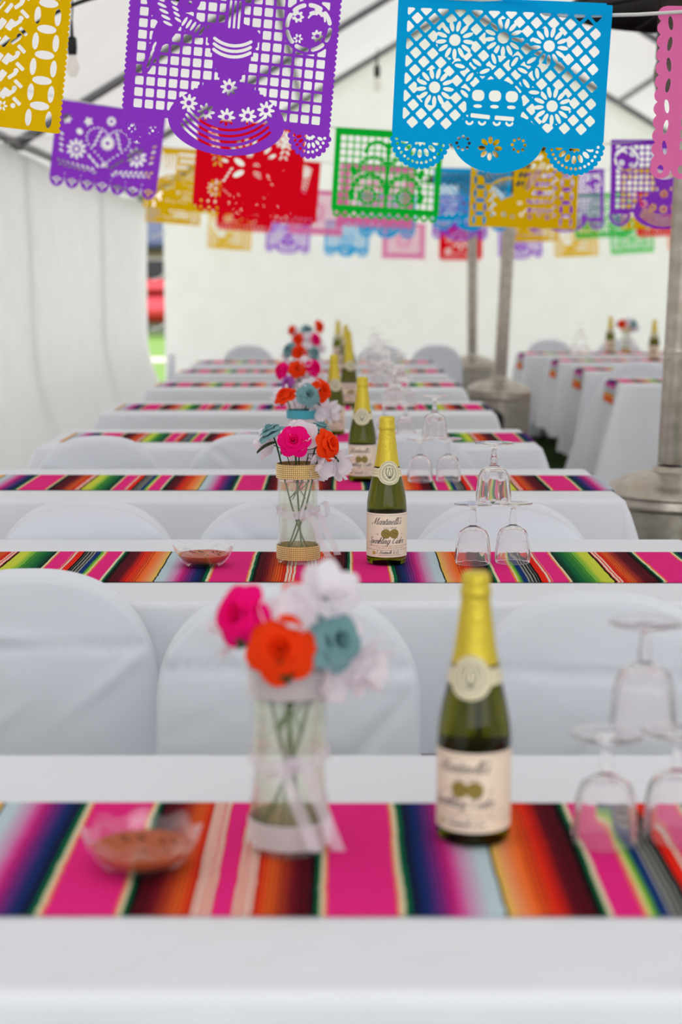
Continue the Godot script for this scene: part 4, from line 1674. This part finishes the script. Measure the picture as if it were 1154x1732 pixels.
func build_tent() -> void:
	# floor of turf
	var mb := MB.new()
	mb.grid([PackedVector3Array([Vector3(-60, 0, -90), Vector3(60, 0, -90)]), PackedVector3Array([Vector3(-60, 0, 12), Vector3(60, 0, 12)])])
	structure("floor", mb.mesh(), M.grass)
	# roof fabric: two slopes that sag a little between the frames
	mb = MB.new()
	var rows := []
	for j in 61:
		var z := lerpf(ZB - 0.05, ZF, j / 60.0)
		var row := PackedVector3Array()
		for i in 33:
			var x := lerpf(XL - 0.12, XR + 0.12, i / 32.0)
			var bay := fposmod(z + 15.5, 3.0) / 3.0
			var y := roof_y(x) + 0.045 - 0.03 * sin(bay * PI) * sin(clampf(absf(x - XM) / 2.95, 0, 1) * PI)
			if i == 0 or i == 32:
				y -= 0.10
			y += 0.008 * noise.get_noise_2d(x * 90, z * 60)
			row.append(Vector3(x, y, z))
		rows.append(row)
	mb.grid(rows, false, false)
	structure("ceiling", mb.mesh(), M.tent)
	# back wall: full gable of fabric, hanging from the rafter
	mb = MB.new()
	rows = []
	var bx0 := xat(278, 15.55, 1.3)
	for j in 41:
		var row := PackedVector3Array()
		for i in 61:
			var f := i / 60.0
			var x := lerpf(bx0, XR, f)
			var top := roof_y(x) + 0.03
			var y := lerpf(top, 0.0, j / 40.0)
			var z := -15.55 + 0.05 * noise3(Vector3(x * 1.0, y * 0.35, 4.0), 0.012) + 0.015 * noise3(Vector3(x, y, 9.0), 0.03)
			row.append(Vector3(x, y, z))
		rows.append(row)
	mb.grid(rows, false, false)
	structure("wall_back", mb.mesh(), M.wall)
	# side walls, hung a hand below the eave pipe
	for s in [0, 1]:
		mb = MB.new()
		rows = []
		for j in 37:
			var row := PackedVector3Array()
			for i in 161:
				var z := lerpf(-15.42, ZF, i / 160.0)
				var f := j / 36.0
				var hang := 0.03 * (1.0 - absf(cos(z * PI / 3.0))) + 0.012 * noise.get_noise_1d(z * 130.0)
				var y := lerpf(EAVE - 0.06 - hang, 0.0, f)
				var swell := 0.05 * sin(z * 1.3 + 0.6) * sin(f * PI) + 0.06 * noise3(Vector3(0, y * 0.6, z * 0.8), 0.012) + 0.008 * noise3(Vector3(3.0, y, z), 0.03)
				var pool := 0.42 * pow(clampf((f - 0.62) / 0.38, 0, 1), 1.8) * (0.6 + 0.7 * noise3(Vector3(7, y * 1.2, z), 0.02) + 0.7 * noise3(Vector3(1, y * 2.0, z * 2.0), 0.05))
				pool += 0.12 * smoothstep(0.5, 0.8, f) * (noise3(Vector3(2, y * 3.0, z * 2.2), 0.03) + 0.6 * noise3(Vector3(5, y * 3.0, z * 3.0), 0.07))
				var x: float = (XL + 0.05 + swell * 0.6 + pool) if s == 0 else (XR - 0.05 - swell * 0.6 - pool)
				row.append(Vector3(x, y, z))
			rows.append(row)
		mb.grid(rows, false, s == 0)
		structure("wall_left" if s == 0 else "wall_right", mb.mesh(), M.wall)
	# steel frame
	for z in [-15.5, -12.5, -9.5, -6.5, -3.5, -0.5]:
		var row_name: String = {-15.5: "at the rear gable", -12.5: "one bay before the rear gable", -9.5: "two bays before the rear gable", -6.5: "three bays before the rear gable", -3.5: "second from the open front", -0.5: "nearest the open front"}[z]
		var t := thing("roof_frame", "grey steel roof truss of pipe rafters and legs %s" % row_name, "tent frame", Vector3(0, 0, z), 0.0, "steel roof frames of the tent")
		for s in [0, 1]:
			mb = MB.new()
			var ex := XL if s == 0 else XR
			mb.tube([Vector3(ex, EAVE, 0), Vector3(lerpf(ex, XM, 0.5), (EAVE + RIDGE) / 2, 0), Vector3(XM, RIDGE, 0)], 0.026, 12)
			part("rafter", mb.mesh(), M.pipe, t)
			mb = MB.new()
			mb.tube([Vector3(ex + (-0.03 if s == 0 else 0.03), EAVE, 0), Vector3(ex + (-0.03 if s == 0 else 0.03), 1.0, 0), Vector3(ex + (-0.03 if s == 0 else 0.03), 0, 0)], 0.026, 12)
			part("leg", mb.mesh(), M.pipe, t)
			mb = MB.new()
			mb.tube([Vector3(ex, EAVE - 0.04, 0), Vector3(ex, EAVE + 0.04, 0)], 0.034, 12)
			mb.tube([Vector3(ex, EAVE, 0), Vector3(lerpf(ex, XM, 0.05), lerpf(EAVE, RIDGE, 0.05), 0)], 0.032, 12)
			part("elbow", mb.mesh(), M.pipe, t)
		mb = MB.new()
		mb.tube([Vector3(XM - 0.10, RIDGE - 0.06, 0), Vector3(XM, RIDGE, 0), Vector3(XM + 0.10, RIDGE - 0.06, 0)], 0.032, 12)
		part("ridge_joint", mb.mesh(), M.pipe, t)
	for e in [[XL, EAVE, "left eave pipe of the tent frame above the side wall"], [XM, RIDGE, "ridge pipe of the tent frame under the roof peak"], [XR, EAVE, "right eave pipe of the tent frame above the side wall"], [(XL + XM) / 2, (EAVE + RIDGE) / 2, "left purlin pipe halfway up the roof slope"], [(XR + XM) / 2, (EAVE + RIDGE) / 2, "right purlin pipe halfway up the roof slope"]]:
		mb = MB.new()
		mb.tube([Vector3(e[0], e[1], -15.5), Vector3(e[0], e[1], -7.5), Vector3(e[0], e[1], ZF)], 0.024, 12)
		tag(part("frame_pipe", mb.mesh(), M.pipe), e[2], "pipe", "long pipes of the tent frame")
	# rings that carry the left wall
	var ring := MB.new()
	var pts := []
	for k in 13:
		pts.append(Vector3(0, cos(k * TAU / 12) * 0.045, sin(k * TAU / 12) * 0.02))
	ring.tube(pts, 0.004, 6)
	var rm := ring.mesh()
	for k in 6:
		var o := part("curtain_ring", rm, M.pipe)
		o.position = Vector3(XL + 0.03, EAVE - 0.045, -15.0 + k * 1.5)
		tag(o, "small steel ring holding the left tent wall, %s from the rear" % ["first", "second", "third", "fourth", "fifth", "sixth"][k], "ring", "curtain rings along the left wall")
	# ties over the open rear left corner
	for e in [[395.0, "topmost"], [467.0, "middle"], [551.0, "lowest"]]:
		mb = MB.new()
		var a := at(256, e[0] + 6, 15.42)
		var b := at(281, e[0] - 4, 15.52)
		mb.tube([a, (a + b) / 2 + Vector3(0, -0.015, 0.02), b], 0.010, 6)
		tag(part("wall_tie", mb.mesh(), M.cord), "white tie across the rear left corner gap, %s of three" % e[1], "tie", "ties closing the corner gap")
	# string light bulbs on their cable
	var cable := []
	for k in 25:
		var f := k / 24.0
		var p := at(lerpf(-60, 330, f), 130 - 190 * f - 40 * sin(f * PI) + 70 * pow(f, 3), 5.5)
		cable.append(p)
	mb = MB.new()
	mb.tube(cable, 0.007, 6)
	tag(part("light_cable", mb.mesh(), M.cable), "black string light cable looping under the roof at upper left", "cable")
	for e in [[122.0, 76.0, 5.6, 1.05, "clear bulb hanging beside the yellow banner at upper left", 0.28], [638.0, 120.0, 12.4, 1.5, "small bulb hanging from the rafter between purple and blue banners", 0.16]]:
		var t := thing("string_bulb", e[4], "bulb", at(e[0], e[1], e[2]), 0.0, "string light bulbs")
		var k: float = e[3]
		mb = MB.new()
		mb.lathe([Vector2(0.0, -0.03 * k), Vector2(0.014 * k, -0.03 * k), Vector2(0.016 * k, -0.01 * k), Vector2(0.015 * k, 0.02 * k), Vector2(0.006 * k, 0.028 * k), Vector2(0.004 * k, 0.075 * k), Vector2(0.0, 0.076 * k)], 16)
		part("socket", mb.mesh(), M.cable, t)
		mb = MB.new()
		mb.tube([Vector3(0, 0.07 * k, 0), Vector3(0.004, 0.11 * k, 0), Vector3(0, e[5], 0)], 0.003, 6)
		part("drop_wire", mb.mesh(), M.cable, t)
		mb = MB.new()
		mb.lathe([Vector2(0.0, -0.10 * k), Vector2(0.012 * k, -0.097 * k), Vector2(0.021 * k, -0.08 * k), Vector2(0.022 * k, -0.065 * k), Vector2(0.014 * k, -0.04 * k), Vector2(0.012 * k, -0.03 * k)], 16)
		part("bulb_glass", mb.mesh(), M.bulb, t)

func build_outside() -> void:
	var mb := MB.new()
	mb.box(Vector3(-4, 0.012, -30), Vector3(34, 0.024, 26), 0.01)
	tag(part("lawn", mb.mesh(), M.lawn), "bright green lawn outside beyond the corner gap", "lawn")
	mb = MB.new()
	mb.box(Vector3(-4, 0.031, -27.6), Vector3(34, 0.012, 1.8), 0.004)
	tag(part("garden_path", mb.mesh(), M.path), "pale path crossing the lawn outside the gap", "path")
	# a house far behind
	var h := thing("house", "tan house with a slate blue roof far behind the corner gap", "house", Vector3(-6.0, 0, -56))
	mb = MB.new()
	mb.box(Vector3(0, 1.3, 0), Vector3(14, 2.6, 6), 0.02)
	part("house_walls", mb.mesh(), M.house_wall, h)
	mb = MB.new()
	mb.grid([PackedVector3Array([Vector3(-7.5, 2.5, 3.6), Vector3(-7.5, 3.9, 0), Vector3(-7.5, 2.5, -3.6)]), PackedVector3Array([Vector3(7.5, 2.5, 3.6), Vector3(7.5, 3.9, 0), Vector3(7.5, 2.5, -3.6)])])
	mb.box(Vector3(0, 2.52, 3.6), Vector3(15, 0.16, 0.1), 0.02)
	part("house_roof", mb.mesh(), M.house_roof, h)
	for x in [-4.6, -2.4, -0.15, 2.2, 4.4]:
		mb = MB.new()
		mb.box(Vector3(x, 1.5, 3.02), Vector3(1.1, 1.3, 0.08), 0.02)
		var w := part("window", mb.mesh(), M.trim, h)
		mb = MB.new()
		mb.box(Vector3(x, 1.5, 3.07), Vector3(0.9, 1.1, 0.04), 0.01)
		part("window_glass", mb.mesh(), M.window, w)
	# red car parked before the house
	var c := thing("parked_car", "red parked car outside, seen through the corner gap", "car", Vector3(-4.7, 0.025, -41))
	mb = MB.new()
	var rows := []
	for e in [[-2.1, 0.45, 0.72], [-2.0, 0.35, 0.80], [-1.0, 0.32, 0.92], [-0.5, 0.32, 0.95], [1.6, 0.32, 0.98], [2.0, 0.36, 0.92], [2.1, 0.45, 0.85]]:
		var row := PackedVector3Array()
		for p in [[-0.8, e[1]], [0.8, e[1]], [0.86, (e[1] + e[2]) / 2], [0.76, e[2]], [-0.76, e[2]], [-0.86, (e[1] + e[2]) / 2]]:
			row.append(Vector3(e[0], p[1], p[0]))
		rows.append(row)
	mb.grid(rows, true, true)
	part("car_body", mb.mesh(), M.car, c)
	mb = MB.new()
	rows = []
	for e in [[-0.9, 0.93, 0.94, 0.74], [-0.25, 0.94, 1.38, 0.62], [1.0, 0.95, 1.40, 0.62], [1.8, 0.95, 0.98, 0.72]]:
		rows.append(PackedVector3Array([Vector3(e[0], e[1], -0.74), Vector3(e[0], e[1], 0.74), Vector3(e[0], e[2], e[3]), Vector3(e[0], e[2], -e[3])]))
	mb.grid(rows, true, true)
	part("cabin", mb.mesh(), M.car, c)
	for x in [-1.3, 1.3]:
		for z in [-0.8, 0.8]:
			mb = MB.new()
			mb.tube([Vector3(x, 0.31, z - 0.1), Vector3(x, 0.31, z + 0.1)], 0.31, 20)
			part("wheel", mb.mesh(), M.black, c)

# tables: centre distance, top height, left and right edge
const TABLES := [
	[1.69, 0.700, -1.10, 0.76], [3.20, 0.745, -1.08, 0.76], [4.58, 0.745, -1.07, 0.75], [5.95, 0.745, -1.06, 0.70],
	[7.43, 0.745, -1.06, 0.68], [9.10, 0.745, -1.05, 0.67], [10.50, 0.745, -1.05, 0.67], [11.75, 0.745, -1.05, 0.67],
]
# right hand tables beyond the aisle
const SIDE := [[9.45, 1.57], [10.75, 1.57], [12.0, 1.575], [13.2, 1.46]]
const RUN_X := [-0.117, -0.079, -0.116, -0.12, -0.13, -0.14, -0.15, -0.15]

func build_tables() -> void:
	for k in TABLES.size():
		var t: Array = TABLES[k]
		var m := cloth_mesh(t[2], t[3], -t[0] - 0.365, -t[0] + 0.365, t[1], 0.47, 0.03, k + 1)
		draped_table("long table under a white cloth, %s of the middle row" % ORD[k], "middle row of white draped tables", m, t[2], t[3], t[0], t[1])
		var w := 0.34
		var rm := runner_mesh(t[2], t[3], RUN_X[k], -t[0] + (0.0 if k else 0.02), t[1], w, 0.004 if k != 2 else 0.008)
		tag(part("table_runner", rm, M.runner), "pink and rainbow striped runner on the %s table of the middle row" % ORD[k], "table runner", "striped runners on the middle row of tables")
	for k in SIDE.size():
		var s: Array = SIDE[k]
		var m := cloth_mesh(s[1], s[1] + 1.83, -s[0] - 0.365, -s[0] + 0.365, 0.745, [0.17, 0.16, 0.22, 0.22][k], [0.085, 0.035, 0.035, 0.03][k], k + 21)
		draped_table("long table under a white cloth, %s of the right row beyond the aisle" % ORD[k], "right row of white draped tables", m, s[1], s[1] + 1.83, s[0], 0.745)
		var rm := runner_mesh(s[1], s[1] + 1.83, s[1] + 0.805, -s[0], 0.745, 0.33, 0.0, 0.925)
		tag(part("table_runner", rm, M.runner), "striped runner hanging over the end of the %s table of the right row" % ORD[k], "table runner", "striped runners on the right row of tables")

func draped_table(label: String, group: String, cloth: ArrayMesh, x0: float, x1: float, dist: float, top: float) -> void:
	var t := thing("draped_table", label, "table", Vector3((x0 + x1) / 2, 0, -dist), 0.0, group)
	var c := part("tablecloth", cloth, M.cloth, t)
	c.position = -t.position
	var mb := MB.new()
	mb.box(Vector3(0, top - 0.026, 0), Vector3(x1 - x0 - 0.03, 0.04, 0.70), 0.006)
	part("tabletop", mb.mesh(), M.board, t)
	for x in [-1, 1]:
		for z in [-1, 1]:
			mb = MB.new()
			var px: float = x * ((x1 - x0) / 2 - 0.22)
			mb.tube([Vector3(px - x * 0.02, top - 0.046, z * 0.26), Vector3(px, 0.3, z * 0.27), Vector3(px, 0.0, z * 0.28)], 0.014, 10)
			part("leg", mb.mesh(), M.dark_steel, t)

func build_chairs() -> void:
	var kinds := [chair_meshes(1), chair_meshes(5), chair_meshes(9)]
	var list := [
		[55, 2.70, 0.03, "second", "left"], [488, 2.54, -0.02, "second", "middle"], [1018, 2.50, -0.22, "second", "right"],
		[150, 3.60, 0.0, "third", "left"], [480, 3.60, 0.0, "third", "middle"], [847, 3.58, 0.0, "third", "right"],
		[170, 5.12, 0.04, "fourth", "left"], [425, 5.18, 0.0, "fourth", "middle"], [700, 5.20, 0.0, "fourth", "right"],
	]
	var k := 0
	for c in list:
		make_chair(kinds[(k * 2 + 1) % 3], "white covered chair tucked under the near side of the %s table, %s of three" % [c[3], c[4]], Vector3(xat(c[0], c[1], 0.7), 0, -c[1]), c[2], "white covered chairs of the middle row")
		k += 1
	for c in [[420, 12.75, PI, "left"], [645, 12.75, PI - 0.1, "middle"], [738, 12.9, PI + 0.1, "right"]]:
		make_chair(kinds[k % 3], "white covered chair behind the last middle table, %s of three" % c[3], Vector3(xat(c[0], c[1], 0.7), 0, -c[1]), c[2], "white covered chairs before the back wall")
		k += 1
	make_chair(kinds[0], "white covered chair at the left end of the far middle tables", Vector3(-1.16, 0, -11.18), -PI / 2 + 0.1, "")
	make_chair(kinds[1], "white covered chair between first and second tables of the right row", Vector3(xat(1082, 10.1, 0.8), 0, -10.13), 0.0, "")
	make_chair(kinds[2], "white covered chair behind the last right table, left one", Vector3(xat(930, 14.15, 0.8), 0, -14.15), PI, "white covered chairs before the back wall")
	make_chair(kinds[0], "white covered chair behind the last right table, right one", Vector3(xat(1048, 14.15, 0.8), 0, -14.15), PI, "white covered chairs before the back wall")

func build_heaters() -> void:
	make_heater("nearest stainless patio heater with black hood, at the right edge", Vector3(1.10, 0, -5.5), -0.03)
	var second := make_heater("stainless patio heater in the aisle, second from the front", Vector3(1.025, 0, -10.8), -0.045)
	var mb := MB.new()
	var rows := []
	for j in 7:
		var row := PackedVector3Array()
		for i in 9:
			var f := j / 6.0
			var a := PI / 2 + 0.16 + 0.26 * (i / 4.0 - 1.0) * sqrt(1.0 - pow(absf(f * 2.0 - 1.0), 3.0))
			row.append(Vector3(cos(a) * 0.2135, lerpf(0.30, 0.49, f), sin(a) * 0.2135))
		rows.append(row)
	mb.grid(rows)
	part("hatch", mb.mesh(), M.black, second.get_node("tank_cover"))
	make_heater("stainless patio heater in the aisle, farthest, near the back wall", Vector3(1.165, 0, -14.4), 0.01)

func build_banners() -> void:
	var design := {"yellow": "guitar", "purple": "cake", "blue": "skull", "pink": "grid", "red": "doves", "green": "palm", "orange": "guitar", "heart": "heart"}
	var what := {"guitar": "guitar and rays", "cake": "cake and doves", "skull": "skull and flowers", "grid": "grid and rosette", "doves": "fan of petals", "palm": "palm and lattice", "heart": "heart and flowers"}
	# distance, then [middle px, top px, colour, words]
	var rowsdata := [
		[3.2, [[-51, -84, "yellow", "at the left edge"], [402, -30, "purple", "left of the blue one"], [855, 2, "blue", "right of the large purple one"], [1292, 12, "pink", "cut off at the right edge"]]],
		[6.1, [[-50, 135, "green", "beyond the left edge"], [190, 181, "heart", "left of the red one"], [427, 207, "red", "under the large purple one"], [660, 221, "green", "between red and yellow"], [891, 236, "yellow", "under the large blue one"], [1126, 236, "purple", "by the right edge"]]],
		[8.7, [[314, 252, "yellow", "left of a red one"], [479, 270, "red", "left of a pink one"], [640, 280, "pink", "left of a blue one"], [800, 286, "blue", "left of a purple one"], [957, 287, "purple", "left of a yellow one"], [1115, 281, "yellow", "at the right"]]],
		[12.0, [[297, 303, "yellow", "leftmost"], [417, 313, "red", "beside the leftmost yellow one"], [537, 322, "pink", "left of the blue one"], [657, 327, "blue", "left of the purple one"], [780, 331, "purple", "right of the blue one"], [900, 333, "yellow", "right of the purple one"], [1018, 327, "green", "left of the right red one"], [1122, 322, "red", "rightmost"]]],
		[15.1, [[391, 362, "yellow", "leftmost"], [489, 369, "purple", "second from the left"], [588, 374, "blue", "third from the left"], [684, 378, "pink", "fourth from the left"], [780, 379, "red", "fifth from the left"], [880, 378, "purple", "sixth from the left"], [974, 374, "yellow", "third from the right"], [1068, 369, "green", "second from the right"], [1165, 361, "orange", "rightmost"]]],
	]
	var rn := ["front row", "second row", "third row", "fourth row", "back row"]
	for r in rowsdata.size():
		var dist: float = rowsdata[r][0]
		var items: Array = rowsdata[r][1]
		var pts := []
		for k in items.size():
			var it: Array = items[k]
			var p := at(it[0], it[1], dist)
			var q := at(items[mini(k + 1, items.size() - 1)][0], items[mini(k + 1, items.size() - 1)][1], dist)
			var o := at(items[maxi(k - 1, 0)][0], items[maxi(k - 1, 0)][1], dist)
			var tilt := atan2(q.y - o.y, q.x - o.x)
			pts.append(p)
			var kind: String = design[it[2]]
			var colour: String = "purple" if it[2] == "heart" else it[2]
			if r == 1 and k == 0:
				continue
			var b := part("paper_banner", paper(kind), M["paper_" + colour])
			b.position = p + Vector3(0, 0, 0.004)
			b.rotation = Vector3(0.02 * sin(k * 2.1 + r), 0.06 * sin(k * 1.7 + r * 2.0), tilt)
			if r == 1 and it[2] == "purple":
				b.rotation = Vector3(0, PI, -tilt)
			tag(b, "%s cut paper banner in the %s, %s" % [colour, rn[r], it[3]], "paper banner", "cut paper banners in the %s" % rn[r])
		# its cord, out to the eaves
		var first: Vector3 = pts[0]
		var last: Vector3 = pts[-1]
		var line := [Vector3(XL + 0.02, maxf(EAVE - 0.02, first.y + 0.05), -dist)]
		line.append_array(pts)
		line.append(Vector3(XR - 0.02, EAVE - 0.02, -dist))
		var fine := []
		for k in line.size() - 1:
			for s in 6:
				fine.append(line[k].cubic_interpolate(line[k + 1], line[maxi(k - 1, 0)], line[mini(k + 2, line.size() - 1)], s / 6.0))
		fine.append(line[-1])
		var mb := MB.new()
		mb.tube(fine, 0.0038 if r == 0 else 0.0024, 6)
		tag(part("banner_cord", mb.mesh(), M.cord), "thin white cord carrying the %s of paper banners" % rn[r], "cord", "cords of the paper banners")

func build_tableware() -> void:
	# bottles: table, pixel column, distance, turn
	for b in [[0, 801, 1.72, -0.24], [1, 654, 3.23, 0.16], [2, 613, 4.61, -0.05], [3, 565, 6.06, 0.25], [4, 590, 7.5, 0.3], [5, 590, 9.15, 0.5], [6, 585, 10.5, -0.3], [7, 572, 11.75, 0.1]]:
		make_bottle("green gold-foiled cider bottle with cream label on the %s table of the middle row" % ORD[b[0]], Vector3(xat(b[1], b[2]), TABLES[b[0]][1] + 0.0036, -b[2]), b[3])
	make_bottle("gold-foiled cider bottle left of the vase on the last right table", Vector3(xat(1032, 13.2), 0.7486, -13.2), 0.2)
	make_bottle("gold-foiled cider bottle on the third right table, right of the vase", Vector3(xat(1106, 12.0), 0.7486, -12.0), -0.2)
	# salsa
	make_salsa("nearest", Vector3(xat(240, 1.625, 0.72), TABLES[0][1] + 0.0036, -1.625), 0.1)
	make_salsa("second", Vector3(xat(345, 3.20), 0.7486, -3.20), 0.3)
	# goblet pyramids: table, px of the left and right lower glass, distance
	for g in [[0, 1037, 1133, 1.71], [1, 801, 866, 3.23], [2, 712, 757, 4.6], [3, 650, 686, 6.0], [4, 660, 690, 7.45], [5, 640, 664, 9.1], [6, 630, 650, 10.5], [7, 622, 642, 11.75]]:
		var y: float = TABLES[g[0]][1] + 0.0036
		var a := Vector3(xat(g[1], g[3]), y, -g[3] + 0.006)
		var b := Vector3(xat(g[2], g[3]), y, -g[3] - 0.006)
		if (b - a).length() < 0.082:
			var mid := (a + b) / 2
			var d := (b - a).normalized() * 0.041
			a = mid - d
			b = mid + d
		var grp := "upturned goblets on the %s table" % ORD[g[0]]
		make_goblet("upturned clear goblet, lower left of the pyramid on the %s table" % ORD[g[0]], a, 0.1, grp)
		make_goblet("upturned clear goblet, lower right of the pyramid on the %s table" % ORD[g[0]], b, 0.3, grp)
		make_goblet("upturned clear goblet on top of the pyramid on the %s table" % ORD[g[0]], (a + b) / 2 + Vector3(0, 0.1216, 0), 0.2, grp)
	var sg := Vector3(xat(972, 13.2), 0.7486, -13.2)
	make_goblet("upturned goblet, lower left of the pyramid on the last right table", sg, 0.0, "upturned goblets on the last right table")
	make_goblet("upturned goblet, lower right of the pyramid on the last right table", sg + Vector3(0.082, 0, 0), 0.0, "upturned goblets on the last right table")
	make_goblet("upturned goblet on top of the pyramid on the last right table", sg + Vector3(0.041, 0.1216, 0), 0.0, "upturned goblets on the last right table")
	# vases with their flowers
	var v := []
	for e in [[0, 490, 1.685, "silver", -1], [1, 505, 3.235, "gold", 1], [2, 512, 4.62, "teal", 1], [3, 505, 6.0, "silver", 1], [4, 508, 7.45, "gold", 1], [5, 518, 9.1, "silver", 1], [6, 517, 10.5, "teal", 1]]:
		var p := Vector3(xat(e[1], e[2]), TABLES[e[0]][1] + 0.0036, -e[2])
		make_vase(ORD[e[0]], e[3], p, e[4])
		v.append([p, e[2]])
	make_bouquet("nearest", v[0][0], v[0][1], [["magenta", 402, 1040, 0.02, "magenta foam rose at the left of the bouquet", 1.0], ["flame", 474, 1098, 0.055, "orange foam rose at the front of the bouquet", 1.05], ["teal", 572, 1083, 0.035, "dusty teal foam rose at the right of the bouquet", 0.95], ["flame", 503, 1004, -0.03, "small orange foam rose at the back of the bouquet", 0.5]], 13)
	make_bouquet("second", v[1][0], v[1][1], [["magenta", 497, 745, 0.055, "magenta foam rose at the front of the bouquet", 0.95], ["flame", 558, 751, 0.03, "orange foam rose at the right of the bouquet", 0.95, Vector3(0.75, 0.25, 0.6)], ["teal", 458, 730, 0.0, "dusty teal foam rose seen from the side, left in the bouquet", 0.9, Vector3(-0.5, 0.9, 0.1)], ["teal", 543, 726, -0.02, "dusty teal foam rose seen from the side, back in the bouquet", 0.9, Vector3(0.4, 0.95, 0.0)]], 13)
	make_bouquet("third", v[2][0], v[2][1], [["flame", 481, 667, 0.02, "orange foam rose at the left of the bouquet", 1.0, Vector3(-0.4, 0.75, 0.4)], ["teal", 523, 667, 0.05, "dusty teal foam rose at the front of the bouquet", 1.0], ["flame", 546, 659, 0.02, "orange foam rose at the right of the bouquet", 1.0]], 12)
	make_bouquet("fourth", v[3][0], v[3][1], [["flame", 503, 623, 0.04, "orange foam rose at the front of the bouquet", 1.0], ["magenta", 533, 621, 0.02, "magenta foam rose at the right of the bouquet", 1.0], ["magenta", 474, 626, -0.01, "magenta foam rose at the left of the bouquet", 1.0], ["lilac", 486, 646, 0.04, "small lilac foam rose low in the bouquet", 0.8]], 11)
	make_bouquet("fifth", v[4][0], v[4][1], [["flame", 507, 595, 0.03, "orange foam rose at the front of the bouquet", 1.1], ["teal", 488, 591, 0.0, "dusty teal foam rose at the left of the bouquet", 1.1], ["teal", 532, 597, 0.0, "dusty teal foam rose at the right of the bouquet", 1.1]], 8)
	make_bouquet("sixth", v[5][0], v[5][1], [["flame", 503, 573, 0.03, "orange foam rose at the left of the bouquet", 1.1], ["magenta", 535, 573, 0.02, "magenta foam rose at the right of the bouquet", 1.1]], 8)
	make_bouquet("seventh", v[6][0], v[6][1], [["flame", 492, 558, 0.02, "orange foam rose at the left of the bouquet", 1.0], ["teal", 519, 557, 0.0, "dusty teal foam rose in the middle of the bouquet", 1.1], ["flame", 542, 552, 0.02, "orange foam rose at the right of the bouquet", 1.3]], 8)
	var p := Vector3(xat(1059, 13.2), 0.7486, -13.2)
	make_vase("last right", "gold", p, 1)
	make_bouquet("last right", p, 13.2, [["flame", 1053, 547, 0.02, "orange foam rose at the left of the bouquet", 1.2], ["teal", 1073, 547, 0.02, "dusty teal foam rose at the right of the bouquet", 1.2]], 5)

func build_grass() -> void:
	var mb := MB.new()
	for k in 5:
		var a := k * 1.26
		var o := Vector3(cos(a), 0, sin(a)) * 0.012
		var s := Vector3(-sin(a), 0, cos(a)) * 0.0022
		mb._tri(o - s, o + s, o * 1.9 + Vector3(0, 0.035 + 0.006 * (k % 3), 0))
	var mm := MultiMesh.new()
	mm.transform_format = MultiMesh.TRANSFORM_3D
	mm.mesh = mb.mesh()
	mm.instance_count = 16000
	rng.seed = 9
	for k in 16000:
		var p := Vector3(rng.randf_range(0.72, 2.6), 0.0, rng.randf_range(-15.0, -5.0))
		mm.set_instance_transform(k, Transform3D(Basis(Vector3.UP, rng.randf() * TAU).scaled(Vector3.ONE * rng.randf_range(0.7, 1.3)), p))
	var g := MultiMeshInstance3D.new()
	g.name = "turf"
	g.multimesh = mm
	g.material_override = M.blade
	g.set_meta("kind", "stuff")
	tag(g, "dark green grass of the aisle between the table rows", "grass")
	add_child(g)
